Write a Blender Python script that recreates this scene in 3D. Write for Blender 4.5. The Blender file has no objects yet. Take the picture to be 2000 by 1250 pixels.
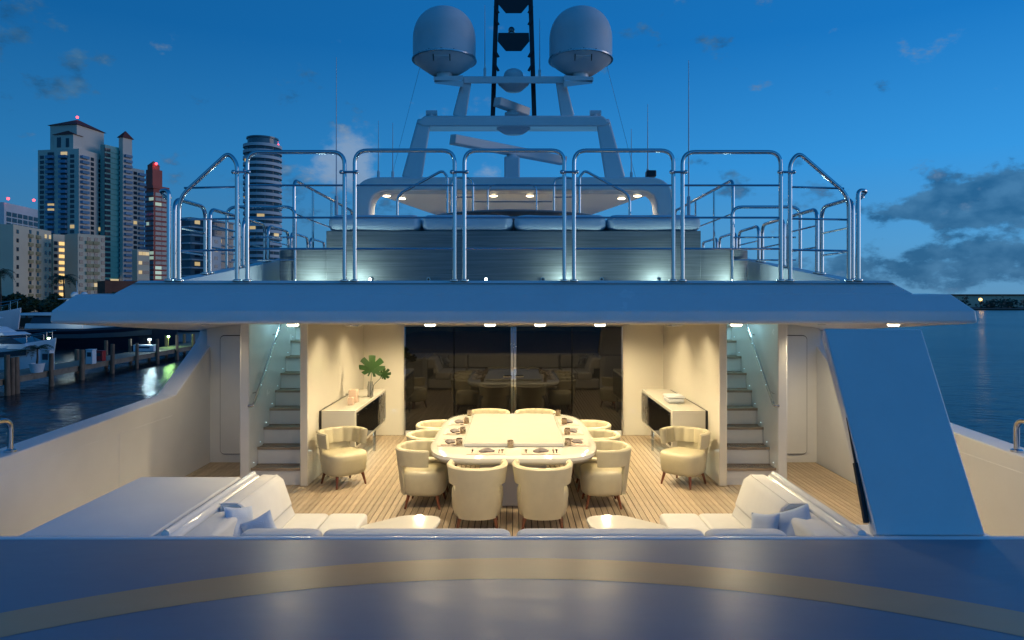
import bpy, bmesh, math, random
from mathutils import Vector
random.seed(7)
S = bpy.context.scene
R = math.radians
F, CX, CY, H = 1333.0, 1003.0, 582.0, 2.6      # focal length in photo pixels, vanishing point, eye height over the dining deck
WATER = -3.4

# ------------------------------------------------------------------ camera
cam_d = bpy.data.cameras.new('camera'); cam = bpy.data.objects.new('camera', cam_d)
S.collection.objects.link(cam); S.camera = cam
cam.location = (0, 0, H); cam.rotation_euler = (R(90), 0, 0)
cam_d.sensor_width = 36; cam_d.lens = 36*F/2000
cam_d.shift_x = -3/2000; cam_d.shift_y = -(625-CY)/2000
cam_d.clip_start = .05; cam_d.clip_end = 6000

# ------------------------------------------------------------------ dusk sky
w = bpy.data.worlds.new('World'); S.world = w; w.use_nodes = True
nt = w.node_tree; N = nt.nodes; L = nt.links; N.clear()
def wn(t, **k):
    n = N.new(t)
    for a, b in k.items(): setattr(n, a, b)
    return n
def wmath(op, a, b=None, clamp=False):
    n = wn('ShaderNodeMath', operation=op, use_clamp=clamp)
    for i, q in enumerate((a, b)):
        if q is None: continue
        if isinstance(q, (int, float)): n.inputs[i].default_value = q
        else: L.new(q, n.inputs[i])
    return n.outputs[0]
tc = wn('ShaderNodeTexCoord'); sep = wn('ShaderNodeSeparateXYZ'); L.new(tc.outputs['Generated'], sep.inputs[0])
ramp = wn('ShaderNodeValToRGB'); L.new(wmath('MAXIMUM', sep.outputs['Z'], 0.0), ramp.inputs[0])
e = ramp.color_ramp; e.elements[0].position = 0; e.elements[0].color = (.095, .240, .400, 1)
e.elements[1].position = 1; e.elements[1].color = (.006, .070, .22, 1)
for p, c in ((.07, (.070, .270, .520, 1)), (.18, (.030, .245, .590, 1)), (.34, (.008, .150, .450, 1)), (.6, (.006, .110, .34, 1))):
    q = e.elements.new(p); q.color = c
side = wmath('ADD', wmath('MULTIPLY', sep.outputs['X'], .42), .96)      # the afterglow is to the right
side = wmath('MINIMUM', wmath('MAXIMUM', side, .5), 1.25)
base = wn('ShaderNodeVectorMath', operation='SCALE'); L.new(ramp.outputs[0], base.inputs[0]); L.new(side, base.inputs['Scale'])
mp = wn('ShaderNodeMapping'); mp.inputs['Scale'].default_value = (1, 1, 1.7); L.new(tc.outputs['Generated'], mp.inputs[0])
nz = wn('ShaderNodeTexNoise'); nz.inputs['Scale'].default_value = 15.0; nz.inputs['Detail'].default_value = 7; nz.inputs['Roughness'].default_value = .6
L.new(mp.outputs[0], nz.inputs['Vector'])
def blob(px, py, sx, sz):
    d = Vector((px-CX, F, CY-py)).normalized()
    a = wn('ShaderNodeVectorMath', operation='SUBTRACT'); L.new(tc.outputs['Generated'], a.inputs[0]); a.inputs[1].default_value = d
    b = wn('ShaderNodeVectorMath', operation='MULTIPLY'); L.new(a.outputs[0], b.inputs[0]); b.inputs[1].default_value = (1/sx, 1/sx, 1/sz)
    c = wn('ShaderNodeVectorMath', operation='DOT_PRODUCT'); L.new(b.outputs[0], c.inputs[0]); L.new(b.outputs[0], c.inputs[1])
    return wmath('POWER', 2.718, wmath('MULTIPLY', c.outputs['Value'], -1.0))
def total(bl):
    t = None
    for q, k in bl:
        v = wmath('MULTIPLY', q, k); t = v if t is None else wmath('ADD', t, v)
    return t
low = wmath('POWER', 2.718, wmath('MULTIPLY', wmath('ABSOLUTE', wmath('SUBTRACT', sep.outputs['Z'], .05)), -9.0))
dark = total([(blob(1830, 402, .11, .026), .31), (blob(1985, 375, .055, .052), .33), (blob(1850, 520, .20, .027), .29), (blob(560, 185, .10, .04), .17), (blob(20, 110, .10, .06), .22),
              (blob(620, 380, .16, .05), .20), (blob(1430, 340, .12, .035), .16), (blob(1660, 175, .04, .02), .16), (blob(1300, 90, .14, .05), .12), (low, .05)])
dk = wn('ShaderNodeMapRange', interpolation_type='SMOOTHSTEP'); dk.inputs['From Min'].default_value = .66; dk.inputs['From Max'].default_value = .80
L.new(wmath('ADD', nz.outputs['Fac'], dark), dk.inputs['Value'])
lightb = total([(blob(690, 315, .05, .035), .30), (blob(660, 350, .07, .03), .18), (blob(950, 340, .03, .015), .2), (blob(1240, 330, .03, .02), .15), (low, .02)])
lk = wn('ShaderNodeMapRange', interpolation_type='SMOOTHSTEP'); lk.inputs['From Min'].default_value = .63; lk.inputs['From Max'].default_value = .88
L.new(wmath('ADD', nz.outputs['Fac'], lightb), lk.inputs['Value'])
m1 = wn('ShaderNodeMix', data_type='RGBA'); L.new(wmath('MULTIPLY', dk.outputs[0], .80), m1.inputs['Factor']); L.new(base.outputs[0], m1.inputs[6]); cn = wn('ShaderNodeTexNoise'); cn.inputs['Scale'].default_value = 26; cn.inputs['Detail'].default_value = 5; L.new(mp.outputs[0], cn.inputs['Vector'])
cr = wn('ShaderNodeValToRGB'); cr.color_ramp.elements[0].position = .36; cr.color_ramp.elements[0].color = (.012, .075, .180, 1); cr.color_ramp.elements[1].position = .66; cr.color_ramp.elements[1].color = (.055, .165, .310, 1)
L.new(cn.outputs['Fac'], cr.inputs[0]); L.new(cr.outputs[0], m1.inputs[7])
m2 = wn('ShaderNodeMix', data_type='RGBA'); L.new(wmath('MULTIPLY', lk.outputs[0], .8), m2.inputs['Factor']); L.new(m1.outputs[2], m2.inputs[6]); m2.inputs[7].default_value = (.23, .34, .50, 1)
bg = wn('ShaderNodeBackground'); bg.inputs['Strength'].default_value = 1.05; L.new(m2.outputs[2], bg.inputs[0])
wo = wn('ShaderNodeOutputWorld'); L.new(bg.outputs[0], wo.inputs[0])

# the sun is below the horizon: only a trace of soft afterglow from the right
sd = bpy.data.lights.new('sun', 'SUN'); sun = bpy.data.objects.new('sun', sd); S.collection.objects.link(sun)
sd.energy = .75; sd.angle = R(40); sd.color = (1, .86, .80); sun.rotation_euler = Vector((-1, -.06, -.05)).to_track_quat('-Z', 'Y').to_euler()

S.view_settings.view_transform = 'Standard'; S.view_settings.look = 'None'
S.view_settings.exposure = 0; S.view_settings.gamma = 1
S.render.engine = 'CYCLES'
S.cycles.max_bounces = 7; S.cycles.diffuse_bounces = 4; S.cycles.glossy_bounces = 4; S.cycles.transmission_bounces = 5
S.cycles.sample_clamp_indirect = 4; S.cycles.caustics_reflective = False; S.cycles.caustics_refractive = False

# ------------------------------------------------------------------ materials
MT = {}
def mat(name, col=(.8, .8, .8), rough=.5, metal=0, var=0, vscale=6, stretch=(1, 1, 1), bump=0, bscale=60, coat=0, ior=1.5, emit=None, estr=0, trans=0, rvar=0, objvar=0, alpha=1):
    m = bpy.data.materials.new(name); m.use_nodes = True; MT[name] = m
    n, l = m.node_tree.nodes, m.node_tree.links; b = n['Principled BSDF']
    b.inputs['Base Color'].default_value = (*col, 1); b.inputs['Roughness'].default_value = rough; b.inputs['Metallic'].default_value = metal
    b.inputs['Coat Weight'].default_value = coat; b.inputs['Coat Roughness'].default_value = .06; b.inputs['IOR'].default_value = ior; b.inputs['Transmission Weight'].default_value = trans
    b.inputs['Alpha'].default_value = alpha
    if emit: b.inputs['Emission Color'].default_value = (*emit, 1); b.inputs['Emission Strength'].default_value = estr
    if var or bump or rvar:
        t = n.new('ShaderNodeTexCoord'); p = n.new('ShaderNodeMapping'); p.inputs['Scale'].default_value = stretch; l.new(t.outputs['Object'], p.inputs[0])
        z = n.new('ShaderNodeTexNoise'); z.inputs['Scale'].default_value = vscale; z.inputs['Detail'].default_value = 6; z.inputs['Roughness'].default_value = .6; l.new(p.outputs[0], z.inputs[0])
    last = None
    if var or objvar:
        hv = n.new('ShaderNodeHueSaturation'); hv.inputs['Color'].default_value = (*col, 1)
        s = n.new('ShaderNodeMapRange'); s.inputs['From Min'].default_value = .3; s.inputs['From Max'].default_value = .7; s.inputs['To Min'].default_value = 1-var; s.inputs['To Max'].default_value = 1+var
        if var: l.new(z.outputs['Fac'], s.inputs['Value'])
        else: s.inputs['Value'].default_value = .5
        o = s.outputs[0]
        if objvar:
            oi = n.new('ShaderNodeObjectInfo'); r2 = n.new('ShaderNodeMapRange'); r2.inputs['To Min'].default_value = 1-objvar; r2.inputs['To Max'].default_value = 1+objvar; l.new(oi.outputs['Random'], r2.inputs['Value'])
            mu = n.new('ShaderNodeMath'); mu.operation = 'MULTIPLY'; l.new(o, mu.inputs[0]); l.new(r2.outputs[0], mu.inputs[1]); o = mu.outputs[0]
        l.new(o, hv.inputs['Value']); l.new(hv.outputs[0], b.inputs['Base Color'])
    if rvar:
        s = n.new('ShaderNodeMapRange'); s.inputs['From Min'].default_value = .3; s.inputs['From Max'].default_value = .7; s.inputs['To Min'].default_value = max(0, rough-rvar); s.inputs['To Max'].default_value = rough+rvar
        l.new(z.outputs['Fac'], s.inputs['Value']); l.new(s.outputs[0], b.inputs['Roughness'])
    if bump:
        z2 = n.new('ShaderNodeTexNoise'); z2.inputs['Scale'].default_value = bscale; z2.inputs['Detail'].default_value = 4; l.new(p.outputs[0], z2.inputs[0])
        bp = n.new('ShaderNodeBump'); bp.inputs['Strength'].default_value = bump; bp.inputs['Distance'].default_value = .02; l.new(z2.outputs['Fac'], bp.inputs['Height']); l.new(bp.outputs[0], b.inputs['Normal'])
    return m
mat('gelcoat', (.78, .78, .77), .22, var=.04, vscale=1.5, rvar=.06, coat=.3)
mat('gelcoat_satin', (.76, .76, .75), .38, var=.05, vscale=1.2, rvar=.08)
mat('wall_lacquer', (.84, .79, .67), .12, var=.03, vscale=1, coat=.4)
mat('ceiling_paint', (.80, .78, .73), .4, var=.03)
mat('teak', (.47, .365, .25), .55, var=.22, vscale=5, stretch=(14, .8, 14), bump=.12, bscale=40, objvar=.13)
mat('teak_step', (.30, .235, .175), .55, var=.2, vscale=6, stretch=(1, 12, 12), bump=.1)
mat('caulk', (.012, .011, .010), .7)
mat('steel', (.62, .63, .65), .06, 1, rvar=.05, vscale=9)
mat('steel_satin', (.55, .55, .56), .28, 1, rvar=.06)
mat('smoked_glass', (.006, .006, .006), .02, ior=1.5)
mat('leather', (.60, .54, .37), .42, var=.06, vscale=5, bump=.06, bscale=160, rvar=.06)
mat('leg_wood', (.16, .045, .018), .3, var=.3, vscale=8, stretch=(6, 6, 1), coat=.4)
mat('table_lacquer', (.82, .79, .70), .10, var=.02, coat=.6)
mat('upholstery', (.78, .76, .71), .75, var=.05, vscale=3, bump=.16, bscale=220)
mat('pillow_cloth', (.62, .68, .76), .85, var=.07, vscale=6, bump=.25, bscale=120)
mat('placemat', (.56, .46, .38), .7, var=.15, vscale=30, bump=.2, bscale=200)
mat('napkin', (.17, .15, .15), .85, var=.2, vscale=20, bump=.2)
mat('cup_metal', (.62, .50, .38), .25, 1, rvar=.1, vscale=20)
mat('candle', (.75, .55, .42), .5, var=.05)
mat('leaf_green', (.016, .060, .009), .35, var=.25, vscale=9)
mat('clear_glass', (.95, .97, .97), .02, trans=1)
mat('oak_veneer', (.235, .225, .21), .5, var=.30, vscale=3, stretch=(.45, .45, 16), bump=.08, bscale=20)
mat('sunpad_cloth', (.66, .70, .74), .8, var=.06, vscale=3, bump=.15, bscale=150)
mat('black_rubber', (.012, .012, .013), .5)
mat('mast_black', (.012, .015, .022), .45)
mat('dome_paint', (.70, .71, .72), .42, var=.06, vscale=2)
mat('lamp_glow', (1, .9, .7), .4, emit=(1, .80, .48), estr=16)
mat('led_glow', (.9, 1, 1), .4, emit=(.75, .97, 1), estr=30)
mat('led_dot', (.9, 1, 1), .4, emit=(.6, .9, 1), estr=2.5)
mat('step_light', (.9, 1, 1), .4, emit=(.45, .88, 1), estr=5)
mat('red_beacon', (1, .1, .1), .4, emit=(1, .05, .06), estr=6)
mat('window_glass', (.03, .05, .07), .08, objvar=.3)
mat('window_lit', (.6, .5, .3), .4, emit=(1, .70, .28), estr=.5, objvar=.4)
mat('window_cool', (.5, .6, .5), .4, emit=(.75, 1, .72), estr=.35, objvar=.4)
mat('stair_lit', (.6, .5, .3), .4, emit=(1, .62, .18), estr=1.1)
mat('concrete_cream', (.76, .62, .44), .8, var=.08, vscale=.08)
mat('concrete_white', (.72, .71, .69), .8, var=.08, vscale=.08)
mat('concrete_ochre', (.45, .36, .19), .8, var=.08, vscale=.08)
mat('tower_beige', (.74, .62, .51), .8, var=.08, vscale=.05)
mat('tower_teal', (.06, .34, .34), .25, var=.2, vscale=.1)
mat('balcony_blue', (.14, .28, .42), .4, objvar=.2)
mat('roof_red', (.16, .035, .025), .7, var=.15, vscale=.3)
mat('tower_red', (.5, .11, .08), .75, var=.1, vscale=.1)
mat('tower_glass', (.10, .18, .22), .12, var=.3, vscale=.1)
mat('slab_grey', (.60, .63, .65), .7, objvar=.1)
mat('brick_dark', (.20, .075, .045), .8, var=.15, vscale=.5)
mat('foliage', (.022, .045, .016), .6, var=.4, vscale=.6)
mat('bark', (.07, .05, .035), .8, var=.3)
mat('dock_wood', (.20, .155, .11), .75, var=.3, vscale=2, bump=.3, bscale=12)
mat('pile_wood', (.19, .12, .075), .8, var=.4, vscale=2, stretch=(3, 3, .6), bump=.4, bscale=10)
mat('boat_white', (.74, .75, .76), .3, var=.04, vscale=.6)
mat('boat_navy', (.012, .018, .035), .2)
mat('dock_red', (.35, .02, .02), .5)
mat('dock_white', (.66, .68, .70), .5, var=.08)
mat('dock_lamp', (1, 1, 1), .4, emit=(.70, .95, 1), estr=9)
mat('green_lamp', (1, 1, 1), .4, emit=(.45, 1, .25), estr=6)
mat('shore_lamp', (1, 1, 1), .4, emit=(1, .55, .12), estr=4)
mat('shore_ground', (.05, .055, .04), .9, var=.3, vscale=.1)

def helipad_mat():
    m = mat('helipad_paint', (.3, .28, .25), .30, ior=1.5)
    n, l = m.node_tree.nodes, m.node_tree.links; b = n['Principled BSDF']
    t = n.new('ShaderNodeTexCoord')
    def noise(sc, stretch, det=6):
        p = n.new('ShaderNodeMapping'); p.inputs['Scale'].default_value = stretch; p.inputs['Rotation'].default_value = (0, 0, random.uniform(-.3, .3)); l.new(t.outputs['Object'], p.inputs[0])
        z = n.new('ShaderNodeTexNoise'); z.inputs['Scale'].default_value = sc; z.inputs['Detail'].default_value = det; l.new(p.outputs[0], z.inputs[0]); return z.outputs['Fac']
    def rng(o, a, c, f0=.3, f1=.7):
        r = n.new('ShaderNodeMapRange'); r.inputs['From Min'].default_value = f0; r.inputs['From Max'].default_value = f1; r.inputs['To Min'].default_value = a; r.inputs['To Max'].default_value = c; l.new(o, r.inputs['Value']); return r.outputs[0]
    a = noise(2.2, (1, 2.5, 1)); c = noise(5, (1, 3.5, 1)); d = noise(60, (1, .12, 1))
    ad = n.new('ShaderNodeMath'); ad.operation = 'ADD'; l.new(rng(a, .27, .41, .2, .8), ad.inputs[0]); l.new(rng(c, 0, .07, .2, .8), ad.inputs[1])
    l.new(ad.outputs[0], b.inputs['Roughness'])
    mx = n.new('ShaderNodeMix'); mx.data_type = 'RGBA'; l.new(rng(a, 0, 1, .25, .75), mx.inputs["Factor"]); mx.inputs[6].default_value = (.165, .195, .25, 1); mx.inputs[7].default_value = (.20, .232, .285, 1); l.new(mx.outputs[2], b.inputs['Base Color'])
    bp = n.new('ShaderNodeBump'); bp.inputs["Strength"].default_value = .03; bp.inputs["Distance"].default_value = .006
    a2 = n.new('ShaderNodeMath'); a2.operation = 'ADD'; l.new(c, a2.inputs[0]); l.new(rng(d, 0, .06, 0, 1), a2.inputs[1]); l.new(a2.outputs[0], bp.inputs['Height'])
    k = m.copy(); k.name = 'helipad_ring'; MT['helipad_ring'] = k
    mm = [q for q in k.node_tree.nodes if q.type == 'MIX'][0]; mm.inputs[6].default_value = (.50, .30, .14, 1); mm.inputs[7].default_value = (.56, .345, .17, 1)
helipad_mat()
def water_mat():
    m = mat('sea_water', (.004, .022, .030), .10)
    n, l = m.node_tree.nodes, m.node_tree.links; b = n['Principled BSDF']; b.inputs['IOR'].default_value = 1.33
    t = n.new('ShaderNodeTexCoord'); hs = []
    for sc, st in ((.35, (1, 1.6, 1)), (1.6, (1, 1.5, 1)), (.03, (1, 1, 1))):
        p = n.new('ShaderNodeMapping'); p.inputs['Scale'].default_value = st; l.new(t.outputs['Object'], p.inputs[0])
        z = n.new('ShaderNodeTexNoise'); z.inputs['Scale'].default_value = sc; z.inputs['Detail'].default_value = 4; l.new(p.outputs[0], z.inputs[0]); hs.append(z.outputs['Fac'])
    a = n.new('ShaderNodeMath'); a.operation = 'MULTIPLY_ADD'; l.new(hs[1], a.inputs[0]); a.inputs[1].default_value = .35; l.new(hs[0], a.inputs[2])
    bp = n.new('ShaderNodeBump'); bp.inputs['Strength'].default_value = .55; bp.inputs['Distance'].default_value = .5; l.new(a.outputs[0], bp.inputs['Height']); l.new(bp.outputs[0], b.inputs['Normal'])
    r = n.new('ShaderNodeMapRange'); r.inputs['To Min'].default_value = .10; r.inputs['To Max'].default_value = .28; l.new(hs[2], r.inputs['Value']); l.new(r.outputs[0], b.inputs['Roughness'])
water_mat()

# ------------------------------------------------------------------ mesh tools
ORG = {}
def W(x, y, D): return Vector(((x-CX)*D/F, D, H-(y-CY)*D/F))
def tag(o, label=None, cat=None, group=None, kind=None):
    if label: o['label'] = label
    if cat: o['category'] = cat
    if group: o['group'] = group
    if kind: o['kind'] = kind
    return o
def thing(name, loc, label, cat, group=None):
    o = bpy.data.objects.new(name, None); S.collection.objects.link(o); o.location = loc; o.empty_display_size = .1
    ORG[o] = Vector(loc); return tag(o, label, cat, group)
def fillet(pts, r, n=6):
    pts = [Vector(p) for p in pts]; out = [pts[0]]
    for a, b, c in zip(pts, pts[1:], pts[2:]):
        u, v = (a-b), (c-b); k = min(r, u.length*.48, v.length*.48); p, q = b+u.normalized()*k, b+v.normalized()*k
        for i in range(n+1):
            t = i/n; out.append(p*(1-t)**2 + b*2*t*(1-t) + q*t*t)
    return out+[pts[-1]]
class MB:
    def __init__(s): s.v = []; s.f = []
    def add(s, vs, fs):
        o = len(s.v); s.v += [tuple(q) for q in vs]; s.f += [tuple(i+o for i in f) for f in fs]; return s
    def box(s, x0, x1, y0, y1, z0, z1):
        return s.add([(x, y, z) for x in (x0, x1) for y in (y0, y1) for z in (z0, z1)], [(0, 1, 3, 2), (4, 6, 7, 5), (0, 4, 5, 1), (2, 3, 7, 6), (0, 2, 6, 4), (1, 5, 7, 3)])
    def obox(s, o, a, b, c):
        o, a, b, c = map(Vector, (o, a, b, c))
        return s.add([o+a*i+b*j+c*k for i in (0, 1) for j in (0, 1) for k in (0, 1)], [(0, 1, 3, 2), (4, 6, 7, 5), (0, 4, 5, 1), (2, 3, 7, 6), (0, 2, 6, 4), (1, 5, 7, 3)])
    def prism(s, poly, ax, a, b):
        n = len(poly)
        def p(q, t): return (t, q[0], q[1]) if ax == 'x' else (q[0], t, q[1]) if ax == 'y' else (q[0], q[1], t)
        return s.add([p(q, a) for q in poly]+[p(q, b) for q in poly], [tuple(range(n)), tuple(range(2*n-1, n-1, -1))]+[(i, (i+1) % n, n+(i+1) % n, n+i) for i in range(n)])
    def loft(s, rings, caps=True):
        n = len(rings[0]); vs = [q for r in rings for q in r]; fs = []
        for k in range(len(rings)-1):
            fs += [(k*n+i, k*n+(i+1) % n, (k+1)*n+(i+1) % n, (k+1)*n+i) for i in range(n)]
        if caps: fs += [tuple(range(n-1, -1, -1)), tuple(range((len(rings)-1)*n, len(rings)*n))]
        return s.add(vs, fs)
    def lathe(s, prof, c=(0, 0, 0), seg=24):
        return s.loft([[(c[0]+r*math.cos(6.28318*i/seg), c[1]+r*math.sin(6.28318*i/seg), c[2]+z) for i in range(seg)] for r, z in prof])
    def tube(s, pts, r, seg=8, r2=None):
        pts = [Vector(p) for p in pts]; rings = []; nrm = None
        for i, p in enumerate(pts):
            t = ((pts[min(i+1, len(pts)-1)]-p).normalized() + (p-pts[max(i-1, 0)]).normalized()).normalized()
            if nrm is None: nrm = t.orthogonal().normalized()
            nrm = (nrm - t*nrm.dot(t)).normalized(); bn = t.cross(nrm)
            rr = r if r2 is None else r+(r2-r)*i/(len(pts)-1)
            rings.append([p+nrm*rr*math.cos(6.28318*k/seg)+bn*rr*math.sin(6.28318*k/seg) for k in range(seg)])
        return s.loft(rings)
    def ball(s, c, r, seg=10, sz=1):
        return s.lathe([(max(r*math.sin(math.pi*i/8), .0005), -r*sz*math.cos(math.pi*i/8)) for i in range(9)], c, seg)
    def build(s, name, m, parent=None, bevel=0, smooth=True, seg=2, sub=0, local=False):
        me = bpy.data.meshes.new(name); o = Vector((0, 0, 0)) if (parent is None or local) else ORG[parent]
        me.from_pydata([Vector(q)-o for q in s.v], [], s.f)
        bm = bmesh.new(); bm.from_mesh(me); bmesh.ops.recalc_face_normals(bm, faces=bm.faces)
        for f in bm.faces: f.smooth = smooth
        for ed in bm.edges:
            if len(ed.link_faces) == 2 and ed.calc_face_angle(0) > .75: ed.smooth = False
        bm.to_mesh(me); bm.free(); me.materials.append(MT[m])
        ob = bpy.data.objects.new(name, me); S.collection.objects.link(ob)
        if parent is not None: ob.parent = parent; ORG[ob] = ORG[parent]
        else: ORG[ob] = Vector((0, 0, 0))
        if bevel:
            b = ob.modifiers.new('bevel', 'BEVEL'); b.width = bevel; b.segments = seg; b.limit_method = 'ANGLE'; b.angle_limit = R(40); b.harden_normals = False
        if sub:
            u = ob.modifiers.new('sub', 'SUBSURF'); u.levels = sub; u.render_levels = sub
        return ob
def struct(mb, name, m, label=None, **k): return tag(mb.build(name, m, **k), label, kind='structure')
def shared(proto, loc, parent, rot=None):
    o = proto.copy(); S.collection.objects.link(o); o.parent = parent; o.location = loc
    if rot is not None: o.rotation_euler = rot
    ORG[o] = ORG[parent]; return o
def copy_tree(o, parent=None):
    c = o.copy(); S.collection.objects.link(c); c.parent = parent; ORG[c] = Vector((0, 0, 0))
    for ch in [q for q in S.objects if q.parent is o]: copy_tree(ch, c)
    return c
def lamp(kind, loc, power, col, parent=None, size=.05, spot=130, aim=None, blend=.6):
    d = bpy.data.lights.new('lamp', kind); d.energy = power; d.color = col
    if kind == 'SPOT': d.spot_size = R(spot); d.spot_blend = blend
    d.shadow_soft_size = size
    o = bpy.data.objects.new('bulb', d); S.collection.objects.link(o)
    if parent is not None: o.parent = parent; o.location = Vector(loc)-ORG[parent]
    else: o.location = loc
    if aim is not None: o.rotation_euler = (Vector(aim)-Vector(loc)).to_track_quat('-Z', 'Y').to_euler()
    return o
WARM = (1, .80, .48); CYAN = (.50, .90, 1)
SIDE = {-1: 'left', 1: 'right'}
ORD = ['nearest hoop', 'second nearest hoop', 'third hoop going forward', 'fourth hoop going forward', 'next to the farthest hoop', 'farthest hoop']
LTR = ['leftmost', 'second from the left', 'left of the middle', 'right of the middle', 'second from the right', 'rightmost']

# ------------------------------------------------------------------ water and far ground
wv = MB(); wv.add([(-3000, -400, WATER), (3000, -400, WATER), (3000, 5000, WATER), (-3000, 5000, WATER)], [(0, 1, 2, 3)])
struct(wv, 'sea', 'sea_water', 'dark blue harbour water')
g = MB(); g.prism([(-900, 128), (-70, 150), (-60, 210), (-90, 420), (-60, 900), (-900, 900)], 'z', WATER-1, WATER+1.6); struct(g, 'city_shore', 'shore_ground', 'dark waterfront ground under the towers')
g = MB(); g.prism([(180, 335), (900, 300), (900, 700), (160, 600)], 'z', WATER-1, WATER+.7); struct(g, 'far_shore', 'shore_ground', 'low far shore across the water')

# ------------------------------------------------------------------ dining deck
fl = MB(); fl.box(-4.8, 4.8, 4.9, 13.4, -.12, -.012); deck = struct(fl, 'dining_deck', 'caulk', 'teak planked dining deck with black caulked seams')
pm = MB(); pm.box(-.0312, .0312, 5.0, 12.93, -.011, 0); plank = pm.build('plank', 'teak', deck)
x = -4.76; first = True
while x < 4.8:
    if first: plank.location.x = x; first = False
    else: shared(plank, (x, 0, 0), deck)
    x += .0725
# walls of the dining area
CZ = lambda D: 2.355-(D-6.6)*.0418       # soffit height: it falls slightly going forward
for s in (-1, 1):
    m = MB(); m.box(min(s*2.84, s*2.95), max(s*2.84, s*2.95), 9.42, 13.1, 0, 2.45); struct(m, 'wall_'+SIDE[s], 'wall_lacquer', 'glossy cream side wall beside the sideboard', bevel=.012)
    m = MB(); m.box(min(s*2.05, s*2.84), max(s*2.05, s*2.84), 12.94, 13.1, 0, 2.4); struct(m, 'wall_back_'+SIDE[s], 'wall_lacquer', 'cream wall beside the smoked glass doors')
    m = MB(); m.box(min(s*3.65, s*3.78), max(s*3.65, s*3.78), 9.42, 13.1, 0, 2.45); struct(m, 'stair_wall_'+SIDE[s], 'gelcoat', 'glossy white outer wall of the stairwell', bevel=.012)
    m = MB(); m.box(min(s*3.78, s*4.85), max(s*3.78, s*4.85), 10.8, 10.95, 0, 2.45); struct(m, 'bulkhead_'+SIDE[s], 'gelcoat_satin', 'white bulkhead closing the side deck')
    # wall skirting shadow gap
m = MB(); m.box(-2.05, 2.05, 12.94, 13.1, 2.06, 2.4); struct(m, 'door_header', 'wall_lacquer', 'cream header over the glass doors')
# ceiling with the two stair openings
def grid(zf, xs, ys, holes):
    m = MB()
    for x0, x1 in zip(xs, xs[1:]):
        for y0, y1 in zip(ys, ys[1:]):
            if (round(x0, 2), round(y0, 2)) in holes: continue
            m.add([(x0, y0, zf(y0)), (x1, y0, zf(y0)), (x1, y1, zf(y1)), (x0, y1, zf(y1))], [(0, 1, 2, 3)])
    return m
xs = [-4.4, -3.65, -2.95, 2.95, 3.65, 4.4]; ys = [6.62, 9.5, 12.3, 13.1]
struct(grid(CZ, xs, ys, {(-3.65, 9.5), (2.95, 9.5)}), 'ceiling', 'ceiling_paint', 'cream soffit over the dining area')
struct(grid(lambda y: 2.75, [-3.9, -3.65, -2.95, 2.95, 3.65, 3.9], [6.9, 9.5, 12.3, 18], {(-3.65, 9.5), (2.95, 9.5)}), 'upper_deck', 'gelcoat_satin', 'upper deck floor behind the railings')

# ------------------------------------------------------------------ overhang fascia
ov = thing('roof_overhang', (0, 6.6, 2.36), 'wide white deck overhang with folded fascia above the dining area', 'overhang')
def half(front, xf, xb): return [(-xf, front), (xf, front), (xb, 11.2), (xb, 13.6), (-xb, 13.6), (-xb, 11.2)]
def ring(o, z): return [(a, b, z(b) if callable(z) else z) for a, b in o]
m = MB(); m.loft([ring(half(6.6, 4.47, 5.09), lambda D: CZ(D)+.001), ring(half(6.585, 4.475, 5.10), lambda D: max(CZ(D)+.02, 2.375)), ring(half(6.6, 4.47, 5.10), 2.476), ring(half(6.80, 4.36, 4.98), 2.636), ring(half(6.95, 4.2, 4.9), 2.645)], caps=False)
m.build('fascia', 'gelcoat', ov, bevel=.012, smooth=False)
m = MB(); up = [(-1, 6.80, 4.0, 2.636), (0, 6.97, 3.84, 2.777)]
m.loft([[(-3.99, 6.80, 2.60), (3.99, 6.80, 2.60), (4.05, 13.5, 2.60), (-4.05, 13.5, 2.60)], [(-3.99, 6.80, 2.64), (3.99, 6.80, 2.64), (4.05, 13.5, 2.64), (-4.05, 13.5, 2.64)], [(-3.83, 6.97, 2.777), (3.83, 6.97, 2.777), (3.9, 13.4, 2.777), (-3.9, 13.4, 2.777)], [(-3.75, 7.1, 2.777), (3.75, 7.1, 2.777), (3.8, 13.3, 2.777), (-3.8, 13.3, 2.777)]], caps=False)
m.build('coaming', 'gelcoat', ov, bevel=.012, smooth=False)
for s in (-1, 1):   # wing soffits between the ceiling and the outer edge, dipping to the arch
    m = MB(); y_ = [6.62, 8, 9.2, 10.2, 11.2, 13.5]
    for a, b in zip(y_, y_[1:]):
        xo = lambda y: s*(4.46+.62*min(1, (y-6.6)/4.6)); dz = lambda y: -.10*min(1, max(0, (y-6.62)/4.2))
        m.add([(s*4.4, a, CZ(a)), (xo(a), a, CZ(a)+dz(a)), (xo(b), b, CZ(b)+dz(b)), (s*4.4, b, CZ(b))], [(0, 1, 2, 3)])
    m.build('wing_soffit', 'ceiling_paint', ov)
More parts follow.
